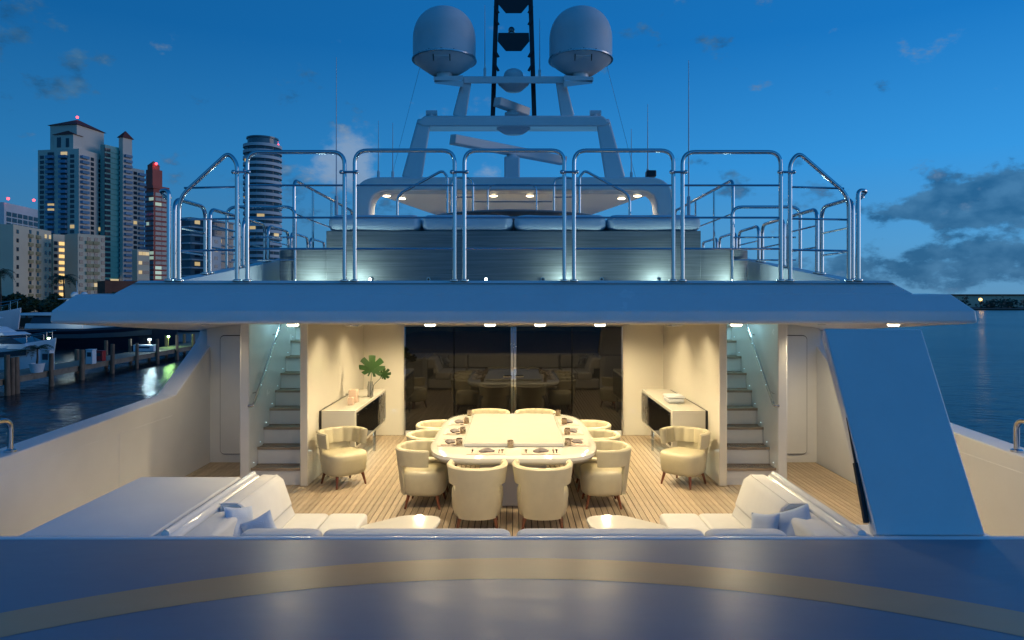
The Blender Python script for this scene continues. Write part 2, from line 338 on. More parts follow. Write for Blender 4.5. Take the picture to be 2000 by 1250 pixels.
# downlights
def downlight(name, X, D, power, label, drop=.028, r=.055, group='downlights in the soffit', col=WARM, z=None, spot=150):
    z = CZ(D) if z is None else z
    t = thing(name, (X, D, z), label, 'downlight', group)
    m = MB(); m.lathe([(r*1.3, -.001), (r*1.3, -.006), (r*1.05, -.008), (r*1.05, -.001)], (X, D, z), 20); m.build('trim_ring', 'steel_satin', t)
    m = MB(); m.lathe([(r, -.002), (r, -drop*.6), (r*.8, -drop), (.002, -drop*1.05)], (X, D, z), 20); m.build('lens', 'lamp_glow', t)
    lamp('SPOT', (X, D, z-drop-.02), power, col, t, .05, spot, (X, D, 0), .7 if spot < 170 else .25)
PW = 48
for px, l in ((572, 'lit round downlight over the left stairway, leftmost along the overhang edge'), (840, 'lit round downlight above the left end of the smoked glass doors'), (957, 'lit round downlight just left of the door joint'),
              (1055, 'lit round downlight just right of the door joint'), (1172, 'lit round downlight above the right end of the glass doors'), (1438, 'lit round downlight over the right stairway'), (1745, 'lit round downlight above the raised hatch, rightmost along the overhang')):
    downlight('downlight', (px-CX)*6.85/F, 6.85, PW, l, spot=168)
for s in (-1, 1):
    for D in (9.95, 11.4): downlight('downlight', s*2.45, D, 16, 'flush downlight washing the %s side wall %s' % (SIDE[s], 'near the armchair' if D < 10 else 'near the glass doors'), drop=.004, spot=150, r=.04)
    for D in (9.7, 11.7): downlight('downlight', s*1.6, D, 175, 'added fill lamp between the table and the %s sideboard, %s one' % (SIDE[s], 'near' if D < 10 else 'far'), drop=.004, r=.04, spot=165)  # fill lamps added to brighten the side walls evenly
    for D in (8.6, 10.0, 11.5): downlight('downlight', s*.55, D, 58, 'flush downlight over the %s half of the dining table, %s row' % (SIDE[s], {8.6: 'near', 10.0: 'middle', 11.5: 'far'}[D]), drop=.004, r=.04)
downlight('downlight', 4.2, 9.3, 75, 'flush downlight in the soffit of the right side deck', drop=.004, r=.04)
downlight('downlight', -4.2, 9.3, 22, 'dim added fill lamp in the soffit of the left side deck', drop=.004, r=.04)  # lamp added to give the left side deck its dim warm spill
for s in (-1, 1):
    t = MB(); D = 10.2; X = s*(313*D/F); t.lathe([(.13, 0), (.13, -.012), (.10, -.03), (.03, -.034), (.002, -.034)], (X, D, CZ(D)-.001), 24)
    tag(t.build('ceiling_vent', 'steel_satin'), 'round ceiling vent above the %s sideboard' % SIDE[s], 'vent', 'round ceiling vents')

# ------------------------------------------------------------------ glass doors
dr = thing('glass_door', (0, 12.92, 0), 'four smoked glass sliding door panes with chrome centre stiles', 'glass door')
xe = [-2.04, -1.13, -.055, .055, 1.11, 2.04]
for a, b in ((xe[0], xe[1]), (xe[1]+.012, xe[2]), (xe[3], xe[4]-.012), (xe[4], xe[5])):
    m = MB(); m.box(a+.004, b-.004, 12.90, 12.92, .10, 2.06); m.build('pane', 'smoked_glass', dr)
for x0 in (-.052, .003):
    m = MB(); m.box(x0, x0+.05, 12.885, 12.93, .09, 2.06); m.build('stile', 'steel', dr, bevel=.004)
for s in (-1, 1):
    m = MB(); m.tube([(s*.03, 12.88, 1.12), (s*.03, 12.84, 1.12)], .012); m.tube(fillet([(s*.03, 12.84, 1.12), (s*.06, 12.835, 1.12), (s*.19, 12.835, 1.12)], .02), .014); m.build('handle', 'steel', dr)
    m = MB(); m.box(min(s*2.04, s*2.06), max(s*2.04, s*2.06), 12.88, 12.935, .02, 2.06); m.build('jamb', 'steel', dr)
m = MB(); m.box(-2.04, 2.04, 12.89, 12.935, .0, .09); m.build('sill', 'gelcoat_satin', dr, bevel=.005)
m = MB(); m.box(-2.6, 2.6, 13.0, 13.06, 0, 2.1); m.build('dark_backing', 'black_rubber', dr)

# ------------------------------------------------------------------ stairs
def stairs(s):
    t = thing('staircase', (s*3.3, 9.45, 0), 'white staircase with grey teak treads rising beside the %s wall' % SIDE[s], 'staircase', 'stairs to the upper deck')
    a, b = sorted((s*2.953, s*3.647)); ri, tr = .238, .242
    for i in range(11):
        y = 9.47+i*tr
        m = MB(); m.box(a, b, y+.03, y+.05, i*ri, (i+1)*ri-.03); m.build('riser', 'gelcoat', t)
        st = MB(); st.box(a, b, y, y+.018, (i+1)*ri-.035, (i+1)*ri); st.box(a, b, y+tr-.02, y+tr+.02, (i+1)*ri-.035, (i+1)*ri); st.box(a, b, y+.018, y+tr, (i+1)*ri-.036, (i+1)*ri-.012)
        n = 17
        for k in range(n):
            u = a+.02+(b-a-.04)*k/n; st.obox((u, y+.03, (i+1)*ri-.012), (.024, 0, 0), (.012, tr-.06, 0), (0, 0, .011))
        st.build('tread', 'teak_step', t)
        if i < 9:
            m = MB(); xw = s*3.645; m.obox((xw, y+.1, (i+1)*ri+.05), (-s*.003, 0, 0), (0, .009, 0), (0, 0, .009)); m.build('step_light', 'led_dot', t)
    # handrail on the outer wall, bottom end turned into the wall
    X = s*3.58; p0, p1 = (X, 9.42, 1.16), (X, 11.6, 3.31)
    m = MB(); m.tube(fillet([(s*3.64, 9.36, 1.12), (X, 9.36, 1.12), p0, p1], .05), .021, 10); hr = m.build('handrail', 'steel', t)
    for k in (.06, .42, .8):
        q = Vector(p0).lerp(Vector(p1), k); m = MB(); m.tube([q, (s*3.65, q.y, q.z-.02)], .009); m.build('bracket', 'steel_satin', hr)
    for k in range(8):
        q = Vector(p0).lerp(Vector(p1), .1+k*.085); m = MB(); m.ball(q+Vector((-s*.019, -.006, 0)), .006, 6); m.build('led', 'led_dot', hr)
    m = MB(); m.box(a, b, 12.15, 12.2, 0, 3.0); m.build('end_wall', 'gelcoat', t)
    m = MB(); xa = s*3.64; m.obox((xa, 10.0, 2.62), (-s*.012, 0, 0), (0, 1.9, 0), (0, 0, .03)); m.build('light_strip', 'step_light', t)
    for yy in (10.3, 11.2): lamp('POINT', (s*3.5, yy, 2.55), 9, (.42, .86, 1), t, .08)
for s in (-1, 1): stairs(s)

# ------------------------------------------------------------------ side decks: bulwarks and doors
for s in (-1, 1):
    bw = thing('bulwark', (s*4.95, 8, 0), ('white bulwark with water and pier beyond, sweeping up to the overhang' if s < 0 else 'white bulwark behind the raised hatch with open sea beyond'), 'bulwark', 'side bulwarks')
    arc = [(-1.5, .83), (6.38, 1.10)]
    P = [(9.72, 1.222), (10.61, 1.724), (10.86, 1.87), (11.0, 1.98), (11.08, 2.13), (13.4, 2.14)]
    prof = arc+P+[(13.4, -.3), (-1.5, -.3)]
    m = MB(); m.prism(prof, 'x', s*4.8, s*5.08); m.build('side_wall', 'gelcoat_satin', bw, bevel=.015, smooth=False)
    m = MB(); m.prism([(-1.5, WATER-.6), (13.4, WATER-.6), (13.4, -.31), (-1.5, -.31)], 'x', s*4.7, s*5.06); m.build('hull_side', 'gelcoat', bw)
    for a, b, z0, z1 in ((6.2, 8.1, .2, .95), (8.3, 9.6, .2, .95)):   # flush lockers on the inner face
        m = MB(); m.box(min(s*4.795, s*4.80), max(s*4.795, s*4.80), a, b, z0, z1); m.build('locker_panel', 'gelcoat_satin', bw, bevel=.003)
    # handrail stub at the picture edge
    m = MB(); pts = fillet([(s*4.88, 6.62, 1.11), (s*4.88, 6.62, 1.42), (s*4.93, 6.25, 1.42), (s*4.95, 5.0, 1.42), (s*4.95, 5.0, 1.05)], .09); m.tube(pts, .026, 10); m.lathe([(.055, 0), (.055, .02), (.03, .03)], (s*4.88, 6.62, 1.108)); m.build('grab_rail', 'steel', bw)
    d = thing('side_door', (s*4.2, 10.79, .1), 'flush white door with rounded corners at the end of the %s side deck' % SIDE[s], 'door', 'side deck doors')
    def rr(x0, x1, z0, z1, r, n=5):
        o = []
        for cx, cz, a0 in ((x1-r, z1-r, 0), (x0+r, z1-r, 90), (x0+r, z0+r, 180), (x1-r, z0+r, 270)):
            o += [(cx+r*math.cos(R(a0+90*i/n)), cz+r*math.sin(R(a0+90*i/n))) for i in range(n+1)]
        return o
    x0, x1 = sorted((s*3.9, s*4.63))
    m = MB(); m.prism(rr(x0-.012, x1+.012, .128, 2.012, .07), 'y', 10.792, 10.80); m.build('gasket', 'black_rubber', d)
    m = MB(); m.prism(rr(x0, x1, .14, 2.0, .06), 'y', 10.775, 10.80); m.build('leaf', 'gelcoat_satin', d)
    m = MB(); c = Vector((s*4.03, 10.77, 1.08))
    m.tube([c+Vector((.10*math.cos(k*.3142), 0, .14*math.sin(k*.3142))) for k in range(21)], .018, 8); m.build('handle_ring', 'steel', d)
# ------------------------------------------------------------------ helipad foreground and hatches
hp = MB(); hp.box(-5.0, 5.0, -9, 4.83, .70, .90); pad = struct(hp, 'helipad', 'helipad_paint', 'scuffed grey helipad deck with tan painted ring', bevel=.02)
ring_m = MB(); n = 120; r0, r1 = 4.98, 5.31; cy = 4.46-r1+.0
vs = []; fs = []
for i in range(n):
    a = 6.28318*i/n; vs += [(r0*math.cos(a), cy+r0*math.sin(a), .9015), (r1*math.cos(a), cy+r1*math.sin(a), .9015)]
keep = [i for i in range(n) if max(abs(vs[2*i][0]), abs(vs[2*((i+1) % n)+1][0])) < 4.95]
for i in keep: fs.append((2*i, 2*i+1, 2*((i+1) % n)+1, 2*((i+1) % n)))
ring_m.add(vs, fs); ring_m.build('painted_ring', 'helipad_ring', pad, smooth=False)
m = MB(); pr = [(4.835+.05*math.cos(R(k)), .868+.042*math.sin(R(k))) for k in range(-10, 181, 19)]; m.prism(pr+[(4.79, .7), (4.88, .7)], 'x', -5.0, 5.0); m.build('nosing', 'gelcoat', pad)
m = MB(); m.box(-5.0, 5.0, 4.81, 4.86, -.1, .85); m.build('well_face', 'gelcoat_satin', pad)
# closed hatch on the left, with its box below
hc = thing('hatch_cover', (-3.02, 5.7, .88), 'closed flat white hatch cover left of the settee', 'hatch', 'deck hatches')
m = MB(); m.box(-3.56, -2.60, 4.88, 6.52, .80, .895); m.build('lid', 'gelcoat_satin', hc, bevel=.02, seg=3)
for s in (-1, 1):
    hb = thing('hatch_box', (s*3.02, 5.7, 0), 'white locker base beside the %s settee' % SIDE[s], 'locker', 'locker bases')
    m = MB(); m.box(min(s*2.60, s*3.5), max(s*2.60, s*3.5), 4.87, (6.46 if s < 0 else 5.25), .0, .79 if s < 0 else .86); m.build('side_panel', 'gelcoat_satin', hb, bevel=.01)
    # coaming beside the settee with a bright rounded trim
    m = MB(); m.prism([(s*2.585, 0), (s*2.585, .87), (s*2.56, .90), (s*2.46, .90), (s*2.43, .87), (s*2.43, 0)], 'y', 4.87, 6.58); m.build('coaming', 'gelcoat', hb, bevel=.01)
    m = MB(); m.tube([(s*2.50, 4.9, .905), (s*2.50, 6.56, .905)], .03, 10); m.build('trim_rail', 'gelcoat', hb)
oh = thing('hatch_cover', (3.0, 4.9, .9), 'large white hatch cover standing open on the right, leaning away', 'hatch', 'deck hatches')
A0, A1 = Vector((2.61, 4.90, .895)), Vector((3.39, 4.90, .895)); B0 = Vector((2.615, 5.74, 2.345)); B1 = Vector((3.385, 5.66, 2.345))
nn = Vector((0, .06, -.035)); m = MB(); m.loft([[A0, A1, B1, B0], [A0+nn, A1+nn, B1+nn, B0+nn]]); m.build('lid', 'gelcoat', oh, bevel=.012, seg=3)
m = MB(); e0 = A0+nn*1.05+Vector((.03, 0, .02)); m.obox(e0, Vector((.06, 0, 0)), nn*1.2, (B0-A0)*.98); m.build('rim', 'gelcoat', oh)
m = MB(); q0 = Vector((2.585, 5.0, .95)); q1 = Vector((2.622, 5.36, 1.66)); m.tube([q0, q0.lerp(q1, .55)], .022); m.tube([q0.lerp(q1, .5), q1], .011); m.build('gas_strut', 'black_rubber', oh)

# ------------------------------------------------------------------ settees
def rbox(x0, x1, y0, y1, z0, z1, r, n=4, puff=0):
    """rounded cushion from a superellipsoid-like loft"""
    m = MB(); rings = []; N_ = 40
    cx, cy, hx, hy = (x0+x1)/2, (y0+y1)/2, (x1-x0)/2, (y1-y0)/2
    def outline(ins, z):
        o = []; ax, ay = hx-ins, hy-ins; rr_ = max(.008, min(r*1.3, ax, ay)-ins*.3); rr_ = min(rr_, ax, ay)
        for qx, qy, a0 in ((1, 1, 0), (-1, 1, 90), (-1, -1, 180), (1, -1, 270)):
            for i in range(6):
                a = R(a0+18*i); o.append((cx+qx*(ax-rr_)+rr_*math.cos(a), cy+qy*(ay-rr_)+rr_*math.sin(a), z))
        return o
    for i in range(n+1):
        a = R(90*i/n); rings.append(outline(r*(1-math.sin(a)), z0+r*(1-math.cos(a))))
    for i in range(n+1):
        a = R(90*i/n); rings.append(outline(r*(1-math.cos(a)), z1-r*(1-math.sin(a))))
    if puff: rings.append(outline(min(hx, hy)*.6, z1+puff))
    m.loft(rings); return m
def settee(s):
    t = thing('settee', (s*1.95, 5.8, 0), 'cream corner settee beside the %s' % ('closed hatch cover' if s < 0 else 'raised hatch cover'), 'sofa', 'corner settees')
    def c(a, b): return sorted((s*a, s*b))
    a, b = c(1.45, 2.42); rbox(a, b, 4.90, 6.62, .05, .33, .05).build('base', 'upholstery', t)
    for u, v in ((1.42, 1.79), (1.795, 2.20)):
        a, b = c(u, v); rbox(a, b, 5.35, 6.66, .31, .505, .03).build('seat_cushion', 'upholstery', t)
    m = MB(); m.prism([(s*2.19, .46), (s*2.10, .50), (s*2.17, .66), (s*2.26, .66), (s*2.26, .46)], 'y', 5.4, 6.60); m.build('bolster', 'upholstery', t, bevel=.02)
    m = MB(); m.loft([[(s*2.12, y, .60), (s*2.21, y, .86), (s*2.27, y, .905), (s*2.43, y, .905), (s*2.44, y, .60)] for y in (5.62, 6.0, 6.3, 6.55)]+[[(s*2.15, 6.60, .62), (s*2.22, 6.60, .83), (s*2.27, 6.60, .87), (s*2.42, 6.60, .87), (s*2.43, 6.60, .62)]]); m.build('back_cushion', 'upholstery', t, bevel=.03, seg=3)
    m = MB(); m.tube([(s*2.165, 5.60, .60), (s*2.225, 5.605, .872), (s*2.275, 5.61, .908), (s*2.42, 5.61, .908)], .006, 6); m.tube([(s*2.272, 5.62, .906), (s*2.272, 6.54, .906)], .006, 6); m.build('piping', 'upholstery', t)
    a, b = c(2.20, 2.44); rbox(a, b, 4.93, 5.60, .5, .86, .04).build('corner_cushion', 'upholstery', t)
    a, b = c(.03, 1.40); rbox(a, b, 4.90, 5.45, .05, .33, .05).build('base', 'upholstery', t); rbox(a, b, 5.1, 5.5, .31, .48, .05).build('seat_cushion', 'upholstery', t)
    for u, v in ((.02, 1.40), (1.41, 2.0)):
        a, b = c(u, v); rbox(a, b, 4.90, 5.10, .48, .892, .05).build('back_cushion', 'upholstery', t)
    return t
for s in (-1, 1): settee(s)
def pillow(loc, size, rot, label):
    m = MB(); n = 12; top = []; 
    for k, sg in enumerate((1, -1)):
        vs = []; fs = []
        for i in range(n+1):
            for j in range(n+1):
                u, v = i/n*2-1, j/n*2-1; pin = 1-.10*(1-abs(u)**1.5)*abs(v)**3-.0; pv = 1-.10*(1-abs(v)**1.5)*abs(u)**3
                z = sg*.30*((1-u**4)*(1-v**4))**.6*(1+.08*math.sin(5*u+3*v))
                vs.append((u*pv*size*.5, v*pin*size*.5, z*size*.5))
        for i in range(n):
            for j in range(n): fs.append((i*(n+1)+j, (i+1)*(n+1)+j, (i+1)*(n+1)+j+1, i*(n+1)+j+1))
        m.add(vs, fs)
    o = m.build('throw_pillow', 'pillow_cloth'); o.location = loc; o.rotation_euler = rot
    tag(o, label, 'pillow', 'throw pillows')
pillow((-2.20, 5.50, .78), .29, (R(62), R(14), R(62)), 'pale blue throw pillow standing upright in the left settee corner')
pillow((-2.02, 5.46, .735), .25, (R(58), R(-20), R(30)), 'pale throw pillow leaning at the seat edge on the left settee')
pillow((2.02, 5.50, .74), .26, (R(60), R(-12), R(-50)), 'crumpled pale throw pillow behind the other on the right settee')
pillow((2.23, 5.42, .79), .31, (R(45), R(-24), R(-25)), 'plump pale blue throw pillow lying in front on the right settee')
for s in (-1, 1):
    t = thing('side_table', (s*1.03, 6.35, 0), 'low white rounded table by the %s settee' % SIDE[s], 'table', 'low white tables')
    o = fillet([(s*1.4, 6.1, 0), (s*1.42, 6.28, 0), (s*1.02, 6.62, 0), (s*.68, 6.56, 0), (s*.72, 6.2, 0), (s*.95, 5.98, 0), (s*1.25, 5.98, 0), (s*1.4, 6.1, 0)], .12)[:-1]
    m = MB(); m.prism([(q.x, q.y) for q in o], 'z', .465, .505); m.build('top', 'table_lacquer', t, bevel=.012, seg=3)
    m = MB(); m.lathe([(.17, 0), (.17, .015), (.035, .03), (.03, .465)], (s*1.05, 6.3, 0)); m.build('pedestal', 'steel_satin', t)

# ------------------------------------------------------------------ chairs
def sup(th, a, b, p=2.25):      # th = 0 at the back (-Y)
    x, y = math.sin(th), -math.cos(th); k = (abs(x)**p+abs(y)**p)**(-1/p); return a*x*k, b*y*k
def make_chair():
    t = thing('tub_chair', (0, 0, 0), 'x', 'chair', 'cream leather tub chairs')
    rad = lambda z: .272+.073*max(0, min(1, (z-.16)/.58))
    # seat body
    m = MB(); rings = []
    for z, k in ((.165, .88), (.18, .95), (.22, .99), (.36, 1.03), (.42, 1.02), (.445, .98), (.458, .9), (.465, .6)):
        rg = []
        for i in range(40):
            x, y = sup(6.28318*i/40, .275*k, .265*k, 3.2); rg.append((x*(1.0 if y < 0 else 1.04), y+.03, z))
        rings.append(rg)
    m.loft(rings); m.build('seat', 'leather', t)
    def shell(t0, t1, zs, n, chan, name):
        m = MB(); rings = []
        for i in range(n+1):
            u = i/n; th = t0+(t1-t0)*u; edge = min(1, min(u, 1-u)*n/2.2); thick = .062*(.55+.45*edge) if chan else .045
            out = []; inn = []
            for z in zs:
                r = rad(z); out.append((*sup(th, r, r), z))
                c = .018*abs(math.sin(th*6.0)) if chan else 0
                inn.append((*sup(th, r-thick-c+.006, r-thick-c+.006), z))
            if chan:    # rolled rim
                zt = zs[-1]; a, b = Vector(out[-1]), Vector(inn[-1]); out += [tuple(a.lerp(b, .22)+Vector((0, 0, .016)))]; inn += [tuple(a.lerp(b, .78)+Vector((0, 0, .016)))]
            rings.append(out+inn[::-1])
        m.loft(rings); return m.build(name, 'leather', t)
    shell(R(-112), R(112), (.535, .55, .60, .66, .715, .725), 72, True, 'backrest')
    shell(R(-47), R(47), (.165, .20, .3, .4, .5, .54), 24, False, 'back_panel')
    for sx in (-1, 1):
        for sy in (-1, 1):
            m = MB(); m.tube([(sx*.19, sy*.17+.03, .19), (sx*.225, sy*.215+.03, 0)], .024, 10, .013); m.build('leg', 'leg_wood', t)
    return t
ch0 = make_chair(); used = [0]
def chair(X, D, rz, label):
    c = ch0 if not used[0] else copy_tree(ch0); used[0] = 1
    c.location = (X, D, 0); c.rotation_euler = (0, 0, R(rz)); c['label'] = label
chair(-.41, 7.74, 2, 'cream tub chair seen from behind, left of the two at the near table end')
chair(.33, 7.74, -3, 'cream tub chair seen from behind, right of the two at the near table end')
for i, (D, o) in enumerate(((8.62, 'nearest of three'), (9.36, 'middle of three'), (10.10, 'farthest of three'))):
    chair(-1.14+.02*i, D, -90+random.uniform(-4, 4), 'cream tub chair on the left side of the table, '+o)
    chair(1.14-.02*i, D, 90+random.uniform(-4, 4), 'cream tub chair on the right side of the table, '+o)
chair(-.40, 11.17, 180, 'cream tub chair at the far table end, left one, mostly hidden by the table')
chair(.36, 11.17, 180, 'cream tub chair at the far table end, right one, mostly hidden by the table')
chair(-2.40, 9.58, -137, 'cream tub armchair standing alone beside the left sideboard')
chair(2.40, 9.58, 137, 'cream tub armchair standing alone beside the right sideboard')

# ------------------------------------------------------------------ dining table and settings
tb = thing('dining_table', (0, 9.48, 0), 'large cream lacquered dining table with raised centre slab', 'table')
def sring(a, b, z, n=80, p=4.6, cy=9.48): return [(*(Vector((*sup(6.28318*i/n, a, b, p), 0))+Vector((0, cy, 0))).xy, z) for i in range(n)]
m = MB(); m.loft([sring(.99, 1.46, .635), sring(1.04, 1.51, .65), sring(1.065, 1.535, .69), sring(1.06, 1.53, .725), sring(1.03, 1.50, .745), sring(.98, 1.45, .75)]); m.build('top', 'table_lacquer', tb)
m = MB(); m.box(-.62, .62, 8.46, 10.62, .756, .80); m.build('centre_slab', 'table_lacquer', tb, bevel=.006)
m = MB(); m.box(-.60, .60, 8.48, 10.60, .749, .757); m.build('shadow_gap', 'black_rubber', tb)
m = MB(); m.box(-.42, .42, 8.5, 10.4, 0, .64); m.build('pedestal', 'gelcoat', tb, bevel=.02)
def cup(px, py, l):
    D = (H-.75)*F/(py-CY); X = (px-CX)*D/F; c = (X, D, .751)
    m = MB(); m.lathe([(.036, 0), (.039, .004), (.039, .088), (.036, .088), (.035, .01), (.002, .008)], c, 20); tag(m.build('tumbler', 'cup_metal'), l, 'tumbler', 'metal tumblers')
CUPS = [(897, 870, 'front left corner of the slab, nearest on the left'), (904, 847, 'left of the slab, second from the near end'), (911, 828, 'left of the slab, third from the near end'), (917, 812, 'left of the slab, farthest'),
        (1109, 871, 'front right corner of the slab, nearest on the right'), (1108, 849, 'right of the slab, second from the near end'), (1102, 829, 'right of the slab, third from the near end'), (1090, 812, 'right of the slab, farthest'), (997, 874, 'between the two near place settings')]
for px, py, l in CUPS: cup(px, py, 'brushed metal tumbler, '+l)
def setting(X, D, rz, where, mw=.46, md=.30):
    c, s_ = math.cos(R(rz)), math.sin(R(rz))
    def T(x, y): return (X+c*x-s_*y, D+s_*x+c*y)
    def put(mb, name, m, label, cat, group, z=.754, **k):
        o = mb.build(name, m, **k); o.location = (X, D, z); o.rotation_euler = (0, 0, R(rz)); tag(o, label+' '+where, cat, group)
    m = MB(); m.box(-mw/2, mw/2, -md/2, md/2, 0, .003); put(m, 'placemat', 'placemat', 'tan woven placemat', 'placemat', 'placemats')
    m = MB(); rings = []
    for z, k in ((.0, 1), (.012, 1.05), (.028, .7), (.04, .25)):
        rings.append([(k*.085*math.cos(a*.3927)*(1+.22*math.cos(a*1.1781*1.0+1)), k*.065*math.sin(a*.3927)*(1+.15*math.sin(a*.785)), z+.006*math.sin(a*1.7)*k) for a in range(16)])
    m.loft(rings); put(m, 'napkin', 'napkin', 'folded grey napkin on placemat', 'napkin', 'grey napkins', .758)
    for nme, xo in (('fork', -.17), ('knife', .15), ('spoon', .19)):
        m = MB(); m.box(xo-.004, xo+.004, -.10, .03, 0, .003)
        if nme == 'fork':
            m.box(xo-.012, xo+.012, .03, .055, 0, .003)
            for k in (-.011, -.003, .005): m.box(xo+k, xo+k+.004, .055, .10, 0, .003)
        elif nme == 'knife': m.prism([(xo-.005, .03), (xo+.009, .03), (xo+.009, .09), (xo-.003, .11)], 'z', 0, .002)
        else: m.prism([(xo+.019*math.cos(a*.5236), .06+.03*math.sin(a*.5236)) for a in range(12)], 'z', 0, .004)
        put(m, nme, 'steel', 'polished '+nme+' on placemat', nme, nme+'s on the table', .758)
setting(-.325, 8.20, 0, 'at the near end, left place'); setting(.325, 8.20, 0, 'at the near end, right place')
for D, o in ((8.72, 'nearest place'), (9.42, 'middle place'), (10.12, 'farthest place')):
    setting(-.81, D, -90, 'on the left side, '+o, .44, .28); setting(.81, D, 90, 'on the right side, '+o, .44, .28)

# ------------------------------------------------------------------ sideboards
def sideboard(s):
    t = thing('sideboard', (s*2.55, 11.1, 0), 'white wall-hung sideboard with dark glass doors along the %s wall' % SIDE[s], 'sideboard', 'sideboards')
    a, b = sorted((s*2.80, s*2.31)); m = MB(); m.box(a, b, 9.95, 12.29, .38, .958); m.build('cabinet', 'wall_lacquer', t, bevel=.006)
    a, b = sorted((s*2.836, s*2.80)); m = MB(); m.box(a, b, 9.96, 12.28, .39, .95); m.build('shadow_gap', 'black_rubber', t)
    for i in range(4):
        y0 = 10.03+i*.56; a, b = sorted((s*2.312, s*2.298))
        m = MB(); m.box(a, b, y0, y0+.545, .43, .915); d = m.build('door', 'smoked_glass' if i < 3 else 'steel_satin', t)  # farthest glass door is satin steel, standing in for its pale reflection
        a, b = sorted((s*2.298, s*2.285)); m = MB(); m.box(a, b, y0+.06, y0+.48, .872, .884); m.build('handle', 'steel', d)
    for y in (10.3, 11.6):
        m = MB(); m.box(s*2.36-.02, s*2.36+.02, y-.02, y+.02, 0, .38); m.build('leg', 'steel', t, bevel=.003)
    m = MB(); a, b = sorted((s*2.52, s*2.50)); m.box(a, b, 10.3, 12.1, .364, .378); m.build('light_strip', 'step_light', t)
    lamp('POINT', (s*2.5, 10.6, .28), .9, (.6, .92, 1), t, .05); lamp('POINT', (s*2.5, 11.6, .28), .9, (.6, .92, 1), t, .05)
for s in (-1, 1): sideboard(s)
for (X, D, w_, h_, l) in ((-2.52, 10.75, .13, .20, 'tall square blush candle at the back on the left sideboard'), (-2.50, 10.48, .085, .115, 'small square blush candle in front on the left sideboard')):
    m = MB(); m.box(X-w_/2, X+w_/2, D-w_/2, D+w_/2, .96, .96+h_); o = m.build('candle', 'candle', bevel=.008); tag(o, l, 'candle', 'candles')
m = MB(); 
b_ = thing('keepsake_box', (2.52, 10.8, .96), 'low white box with lid on the right sideboard', 'box')
m.box(2.40, 2.66, 10.62, 10.94, .961, 1.03); m.build('case', 'dock_white', b_, bevel=.02); m = MB(); m.box(2.39, 2.67, 10.61, 10.95, 1.032, 1.07); m.build('lid', 'dock_white', b_, bevel=.02)
vs_ = thing('leaf_vase', (-2.38, 11.35, .96), 'clear glass vase with green split leaves on the left sideboard', 'vase')
V = Vector((-2.38, 11.35, .961))
m = MB(); m.lathe([(.045, 0), (.05, .01), (.052, .16), (.036, .22), (.038, .25), (.034, .25), (.032, .22), (.047, .155), (.045, .02), (.002, .015)], V, 20); m.build('glass_body', 'clear_glass', vs_)
def monstera(c, size, rot, parent):
    pts = []; n = 40
    for i in range(n+1):
        a = -math.pi*.92+2*math.pi*.92*i/n; r = .5*(1+.28*math.cos(a))*(1 if (i % 5) not in (2,) else .55)
        pts.append((r*math.sin(a)*1.05, r*math.cos(a)+.12, 0))
    from mathutils import Euler
    rm = Euler(rot).to_matrix(); vs = [Vector((0, 0, 0))]+[Vector(p) for p in pts]
    vs = [c+rm @ Vector((v.x*size, v.y*size, -.25*size*(v.x*v.x)-.12*size*v.y*v.y)) for v in vs]
    m = MB(); m.add(vs+[v+rm @ Vector((0, 0, -.002)) for v in vs], [(0, i, i+1) for i in range(1, n+1)]+[(n+2, n+2+i+1, n+2+i) for i in range(1, n+1)]); m.build('leaf', 'leaf_green', parent)
for dx, dy, dz, sz, rot in ((.02, 0, .42, .40, (R(62), R(8), R(14))), (.20, .02, .34, .20, (R(58), R(30), R(-35)))):
    c = V+Vector((dx, dy, dz)); m = MB(); m.tube([V+Vector((0, 0, .02)), V+Vector((dx*.3, 0, .2)), c], .005, 6); m.build('stem', 'leaf_green', vs_); monstera(c, sz, rot, vs_)

# ------------------------------------------------------------------ upper deck rails
RD = 6.97; RG = 'polished guard rail hoops'
def hoop(pts, bars, label, r=.0215, rb=.011, group=RG, name='guard_rail'):
    b0 = Vector(pts[0]); t = thing(name, b0, label, 'railing', group)
    m = MB(); m.tube(fillet(pts, .13), r, 10); m.build('hoop', 'steel', t)
    for a, b in bars: m = MB(); m.tube([a, b], rb, 8); m.build('crossbar', 'steel', t)
    for p in (pts[0], pts[-1]):
        m = MB(); m.lathe([(.045, 0), (.045, .012), (.026, .02)], p, 14); m.build('base_flange', 'steel', t)
    return t
def FR(x, y): return W(x, y, RD)
names = {483: 'second straight hoop from the left stair', 693: 'left of centre', 907: 'at the centre', 1121: 'right of centre', 1333: 'last straight one on the right'}
names[483] = 'first straight one on the left'
for x0, x1, yt in ((483, 673, 297), (693, 888, 294), (907, 1102, 294), (1121, 1315, 294), (1333, 1525, 297)):
    hoop([FR(x0, 549), FR(x0, yt), FR(x1, yt), FR(x1, 549)], [(FR(x0, y), FR(x1, y)) for y in (362, 425, 486)], 'polished steel hoop railing on the overhang edge, '+names[x0])
hoop([FR(350, 549), FR(350, 386), FR(446, 298), FR(463, 318), FR(463, 549)], [(FR(360, 367), FR(463, 365)), (FR(350, 429), FR(463, 427)), (FR(350, 490), FR(463, 488))], 'polished hoop railing with sloping top at the left front corner')
hoop([FR(1543, 549), FR(1543, 318), FR(1560, 298), FR(1658, 383), FR(1658, 549)], [(FR(1543, 365), FR(1648, 368)), (FR(1543, 427), FR(1658, 429)), (FR(1543, 488), FR(1658, 490))], 'polished hoop railing with sloping top at the right front corner')
